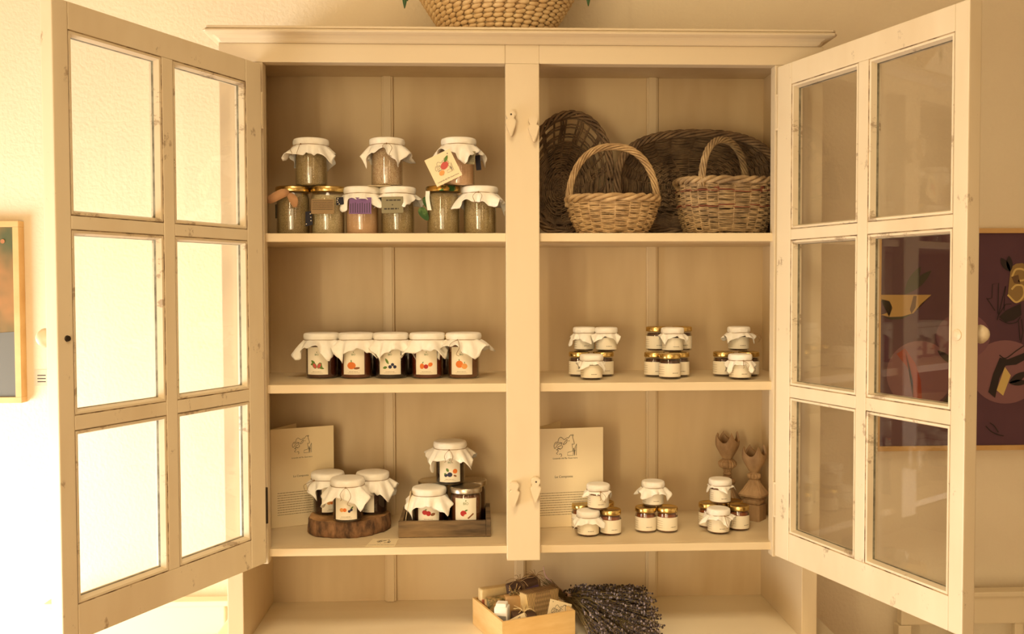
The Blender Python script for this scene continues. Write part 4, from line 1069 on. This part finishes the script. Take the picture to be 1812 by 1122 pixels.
def loof(t, sx, sy, sz):
    b = new()
    for k in range(16):
        for s in (-1, 1):
            x0 = -sx*.34+sx*.68*k/15
            tube(b, [(x0, -sy/2-.001, 0), (x0+s*.012, -sy/2-.001, sz+.001), (x0+s*.016, sy/2, sz+.001)], .0008, 4)
    obj('net_weave', b, M_string, t, False, False)
bar_soap('soap_bar', 'cream block soap in woven net wrap at the right of the box', 'soap', .735, .50, .016, .078, .032, .062, M_loofah, .12, tx=-.05, extra=loof, bev=.004)
def card_in_box(label, u, v, w, h, lean, rz, z=.012, crest=True, roll=0):
    p = inbox(u, v, z)
    t = thing('gift_card', label, 'card', p, (lean, roll, ang+rz))
    b = new(); prism(b, [(-w/2, 0), (w/2, 0), (w/2, h), (-w/2, h)], lambda a, c_, e: (a, -e, c_), .0006); bmesh.ops.recalc_face_normals(b, faces=b.faces)
    if crest: d_crest(b, lambda a, c_: (a, -.0010, c_), 0, h*.62, w*.72, 1, 0, .02); d_text(b, lambda a, c_: (a, -.0010, c_), 'Locanda del Re Guerriero', 0, h*.12, w*.065, 1)
    d_ellipse(b, lambda a, c_: (a, -.0010, c_), -w*.36, h*.93, .0009, .0009, 1)
    obj('card_sheet', b, [M_card, M_ink], t, False, False)
card_in_box('cream card with line drawing leaning at the front right inside the box', .78, .12, .052, .056, -.22, .02, .014, True, .36)
card_in_box('small cream card sticking up at the front left inside the box', .30, .075, .044, .046, -.15, .02, .010, True, -.30)

# ------------------------------------------------------------------ lavender
T0 = at_y(1004, 1060, .150)
T0.z = max(T0.z, ZW+.03)
lv = thing('lavender_bunch', 'bunch of dried lavender tied with pale ribbon lying on the worktop right of the box', 'lavender', (T0.x, T0.y, ZW))
r = random.Random(77); sb, fb_ = new(), new()
for k in range(640):
    u, v = r.random(), r.random()
    px = 1026+124*(u**.8); 
    e = Vector((at_y(px, 1080, .10).x, .205-.30*v, 0)); far = e.x-T0.x
    top = .030+.052*math.sin(PI*min(max(v, .1), .9))
    e.z = ZW+.006+top*r.random()**.7
    if u > .85: e.z = ZW+.008+(e.z-ZW)*.8
    s = T0+Vector((r.gauss(0, .003), r.gauss(0, .005), r.gauss(0, .004)))
    mid = s.lerp(e, .5)+Vector((0, 0, r.uniform(0, .012)))
    pts = spline([s, mid, e], 4); tube(sb, pts, .00055, 3)
    d = (e-mid).normalized()
    for q in range(8):
        p = e-d*(.0050*q)+Vector((r.gauss(0, .0012), r.gauss(0, .0012), r.gauss(0, .0012)))
        if p.z < ZW+.003: p.z = ZW+.003
        blob(fb_, p, (.0021*r.uniform(.7, 1.2), .0021, .0024), 5, 3, mi=r.choice((0, 0, 1, 2)))
# a few long stray stems and the cut ends behind the box
for (a, c_) in (((1060, 1060), (1135, 1051)), ((1050, 1062), (1147, 1049))):
    A, B = at_y(*a, .15), at_y(*c_, .16); tube(sb, [A, B], .0004, 3)
    for q in (1, .75): blob(fb_, A.lerp(B, q), (.002, .0014, .0014), 5, 3, mi=0)
for k in range(60):
    e = T0+Vector((-.045+r.gauss(0, .006), .035+r.gauss(0, .01), .022+r.gauss(0, .007))); e.y = min(e.y, .245)
    tube(sb, [T0+Vector((r.gauss(0, .003), r.gauss(0, .004), r.gauss(0, .003))), e], .0006, 3)
M_lstem = mat('dried_stem', srgb(118, 100, 62), .8); M_lav = mat('lavender_bud', srgb(66, 56, 60), .8); M_lav2 = mat('pale_lavender_bud', srgb(148, 134, 140), .8); M_lav3 = mat('brown_lavender_bud', srgb(70, 54, 44), .8)
o = obj('stems', sb, M_lstem, lv); o['kind'] = 'stuff'
o = obj('blossoms', fb_, [M_lav, M_lav3, M_lav2], lv); o['kind'] = 'stuff'
b = new()
def rib(pts, w, dn):
    pv = None; sp = spline(pts, 6)
    for p in sp:
        a = b.verts.new(p-Vector(dn)*w); c_ = b.verts.new(p+Vector(dn)*w)
        if pv: b.faces.new((pv[0], a, c_, pv[1]))
        pv = (a, c_)
A = lambda px, py, Y: at_y(px, py, Y)
rib([A(1004, 1054, .140), A(1022, 1056, .130), A(1040, 1060, .125), A(1052, 1062, .122)], .0045, (0, .4, .9))
rib([A(1026, 1054, .142), A(1036, 1045, .136), A(1047, 1046, .134), A(1051, 1058, .130), A(1040, 1060, .136)], .0030, (.2, .3, .9))
rib([A(961, 1003, .225), A(966, 1020, .215), A(980, 1034, .190), A(1003, 1052, .150)], .0022, (.4, 0, .9))
for k in range(2): tube(b, [T0+Vector((.002*k, .009*math.cos(2*PI*i/16), .007*math.sin(2*PI*i/16))) for i in range(16)], .003, 5, True)
o = obj('ribbon', b, mat('pale_pink_ribbon', srgb(206, 166, 146), .5), lv, True); m = o.modifiers.new('thickness', 'SOLIDIFY'); m.thickness = .0004

# ------------------------------------------------------------------ pictures on the wall
YP = WY-.022
def frame_and_canvas(name, label, xl, xr, zb, zt, canvas_m, draw, fw=.011, side=None):
    t = thing(name, label, 'painting', ((xl+xr)/2, WY, zb))
    b = new()
    for a, c_ in (((xl, YP-.004, zb), (xr, WY, zb+fw)), ((xl, YP-.004, zt-fw), (xr, WY, zt)), ((xl, YP-.004, zb+fw), (xl+fw, WY, zt-fw)), ((xr-fw, YP-.004, zb+fw), (xr, WY, zt-fw))): box(b, a, c_, .0008)
    obj('frame', b, M_oak, t)
    b = new(); box(b, (xl+fw, YP+.002, zb+fw), (xr-fw, WY-.004, zt-fw))
    mats = draw(b); obj('canvas', b, [canvas_m]+mats, t)
    return t
PK = lambda px, py: at_y(px, py, YP)
zt_, zb2 = PK(1790, 404).z, PK(1790, 796).z
xl_ = PK(1549, 600).x
PM = [ink(n, c) for n, c in (('ochre_paint', srgb(190, 152, 88)), ('black_paint', srgb(42, 30, 28)), ('mauve_paint', srgb(134, 92, 96)), ('brick_red_paint', srgb(156, 66, 46)), ('dark_green_paint', srgb(50, 50, 38)), ('gold_paint', srgb(150, 120, 70)), ('pale_yellow_paint', srgb(214, 184, 112)), ('soft_mauve_paint', srgb(122, 80, 90)), ('brown_paint', srgb(106, 78, 50)))]
def purple(b):
    lay = [0]
    def f(x, y):     # crop coordinates of the picture, laid onto the canvas plane
        p = PK(1540+x/2.671, 400+y/2.671); return (p.x, YP+.0016-.00012*lay[0], p.z)
    def nx(): lay[0] += 1
    nx(); d_ellipse(b, f, 235, 700, 157, 157, 3, 0, 3, 40); nx(); d_poly(b, f, [(125, 605), (165, 578), (215, 650), (240, 730), (246, 822), (205, 822), (203, 730), (172, 662)], 4)
    nx(); d_ellipse(b, f, 640, 690, 165, 150, 3, 0, 3, 40); nx(); d_ellipse(b, f, 440, 520, 128, 110, 8, 0, 3, 30)
    nx(); d_poly(b, f, [(50, 325), (290, 325), (240, 370), (205, 412), (150, 428), (90, 430), (52, 420), (82, 410), (105, 385), (92, 355), (50, 345)], 1)
    nx(); d_poly(b, f, [(60, 430), (90, 432), (150, 429), (200, 414), (150, 440), (100, 443)], 5); d_poly(b, f, [(205, 330), (220, 330), (215, 385), (195, 415), (188, 395)], 9)
    nx(); d_leaf(b, f, 163, 323, 240, 190, 20, 5); nx(); d_leaf(b, f, 165, 323, 290, 210, 20, 5)
    nx(); d_poly(b, f, [(665, 195), (690, 178), (720, 175), (760, 200), (770, 280), (730, 350), (700, 362), (650, 330)], 6)
    nx(); d_line(b, f, [(670, 240), (690, 205), (730, 210), (735, 250), (700, 260)], 9, 7, 6); d_line(b, f, [(650, 325), (690, 360), (725, 330), (722, 285), (690, 280), (668, 300)], 9, 7, 6); d_poly(b, f, [(668, 240), (700, 230), (710, 275), (680, 270)], 9)
    nx(); d_leaf(b, f, 662, 216, 617, 150, 16, 2); d_leaf(b, f, 662, 216, 655, 140, 15, 2)
    for L in ([(555, 345), (575, 340), (578, 275), (607, 270), (603, 415)], [(600, 445), (640, 285), (632, 400)], [(607, 420), (640, 370), (668, 368)], [(715, 440), (722, 500), (712, 550)], [(700, 440), (708, 540)], [(550, 340), (590, 400)]): d_line(b, f, L, 4, 2)
    nx(); d_poly(b, f, [(608, 430), (640, 400), (712, 365), (715, 420), (680, 445), (640, 455)], 2); d_line(b, f, [(610, 440), (650, 460), (690, 455), (710, 430)], 4, 2, 5)
    nx(); d_poly(b, f, [(558, 785), (580, 700), (612, 622), (650, 630), (740, 595), (745, 625), (690, 655), (640, 660), (610, 720), (590, 812), (575, 800)], 2); d_line(b, f, [(610, 610), (640, 625), (690, 590), (727, 565)], 5, 2, 4)
    nx(); d_poly(b, f, [(636, 666), (664, 706), (628, 802), (597, 776)], 7)
    nx(); d_leaf(b, f, 655, 742, 740, 690, 18, 2); d_leaf(b, f, 655, 742, 745, 738, 14, 2)
    nx(); d_leaf(b, f, 317, 588, 400, 655, 15, 2); d_poly(b, f, [(400, 720), (420, 760), (380, 840), (340, 838), (365, 800)], 5)
    nx(); d_line(b, f, [(545, 945), (570, 970), (600, 985), (630, 992)], 5, 2, 4); d_line(b, f, [(565, 930), (585, 945), (605, 975)], 5, 2, 4)
    nx(); d_leaf(b, f, 790, 300, 850, 420, 22, 1); d_ellipse(b, f, 860, 820, 40, 60, 6)
    return PM
M_purpc = mat('purple_canvas', srgb(98, 62, 74), .7, col2=srgb(74, 44, 58), vscale=2.2)
frame_and_canvas('abstract_painting', 'framed dark purple abstract painting on the wall behind the right door', xl_, PK(1905, 600).x, zb2, zt_, M_purpc, purple)
xr2 = PK(37, 560).x; z2t, z2b = PK(20, 391).z, PK(20, 713).z
M_lc = mat('green_orange_canvas', srgb(88, 92, 58), .8, col2=srgb(172, 122, 72), vscale=4.5, cpos=(.4, .6))
def leftp(b):
    f = lambda x, y: (PK(x, y).x, YP+.0012, PK(x, y).z)
    f3 = lambda x, y: (PK(x, y).x, YP+.0008, PK(x, y).z)
    d_poly(b, f, [(-150, 600), (27, 587), (29, 703), (-150, 703)], 1); d_ellipse(b, f3, 4, 427, 4, 4, 2)
    d_line(b, f3, [(27.6, 402), (29.4, 703)], 1.6, 3)
    d_poly(b, f3, [(-60, 450), (-20, 430), (-10, 520), (-50, 540)], 2)
    return [ink('slate_paint', srgb(110, 108, 100)), ink('rust_paint', srgb(176, 116, 70)), M_oakred]
frame_and_canvas('landscape_painting', 'framed green, orange and grey painting at the left end of the wall', xr2-.46, xr2, z2b, z2t, M_lc, leftp, .013)
p = PK(60, 670); b = new(); box(b, (p.x-.008, WY-.0012, p.z-.018), (p.x+.022, WY-.0001, p.z+.018))
for k in range(3): box(b, (p.x-.002, WY-.0016, p.z-.010+.007*k), (p.x+.016, WY-.0012, p.z-.008+.007*k), mi=1)
tag(obj('wall_label', b, [M_white, M_ink]), 'tiny white caption card on the wall between the left painting and door', 'label')

# ------------------------------------------------------------------ cream benches against the wall
M_bench = mat('bench_paint', srgb(236, 218, 184), .5)
def bench(label, x0, x1, ztop):
    t = thing('wall_bench', label, 'bench', ((x0+x1)/2, .17, 0), (0, 0, 0), 'cream benches by the wall')
    Y = .225
    def q(nm, a, c_, bev=.003, m=M_bench): b = new(); box(b, a, c_, bev); return obj(nm, b, m, t)
    q('back_rail', (x0+.006, Y, ztop-.068), (x1-.006, Y+.022, ztop-.006)); q('rail_cap', (x0-.004, Y-.006, ztop-.006), (x1+.004, Y+.028, ztop+.006))
    q('lower_rail', (x0+.0301, Y, .52), (x1-.0301, Y+.020, .57))
    n = int((x1-x0)/.13)
    for i in range(1, n):
        xx = x0+(x1-x0)*i/n; q('slat', (xx-.010, Y+.004, .57), (xx+.010, Y+.018, ztop-.068))
    for xx in (x0, x1-.03):
        q('leg', (xx, Y, 0), (xx+.03, Y+.026, ztop-.0685) if True else 0); q('leg', (xx, Y-.42, 0), (xx+.04, Y-.38, .62))
        q('armrest', (xx-.005, Y-.43, .62), (xx+.045, Y-.0005, .645), .006)
    q('seat', (x0+.0305, Y-.41, .40), (x1-.0305, Y-.002, .43))
    return t
zr = at_y(1780, 1052, .22).z; xl3 = at_y(1592, 1090, .22).x
bench('cream painted bench with slatted back at right, partly behind the right door', xl3, xl3+1.25, zr)
xr3 = -.615
bench('cream painted bench left of the cabinet, washed out by window light', -1.02, xr3-.02, at_y(350, 1069, .22).z)
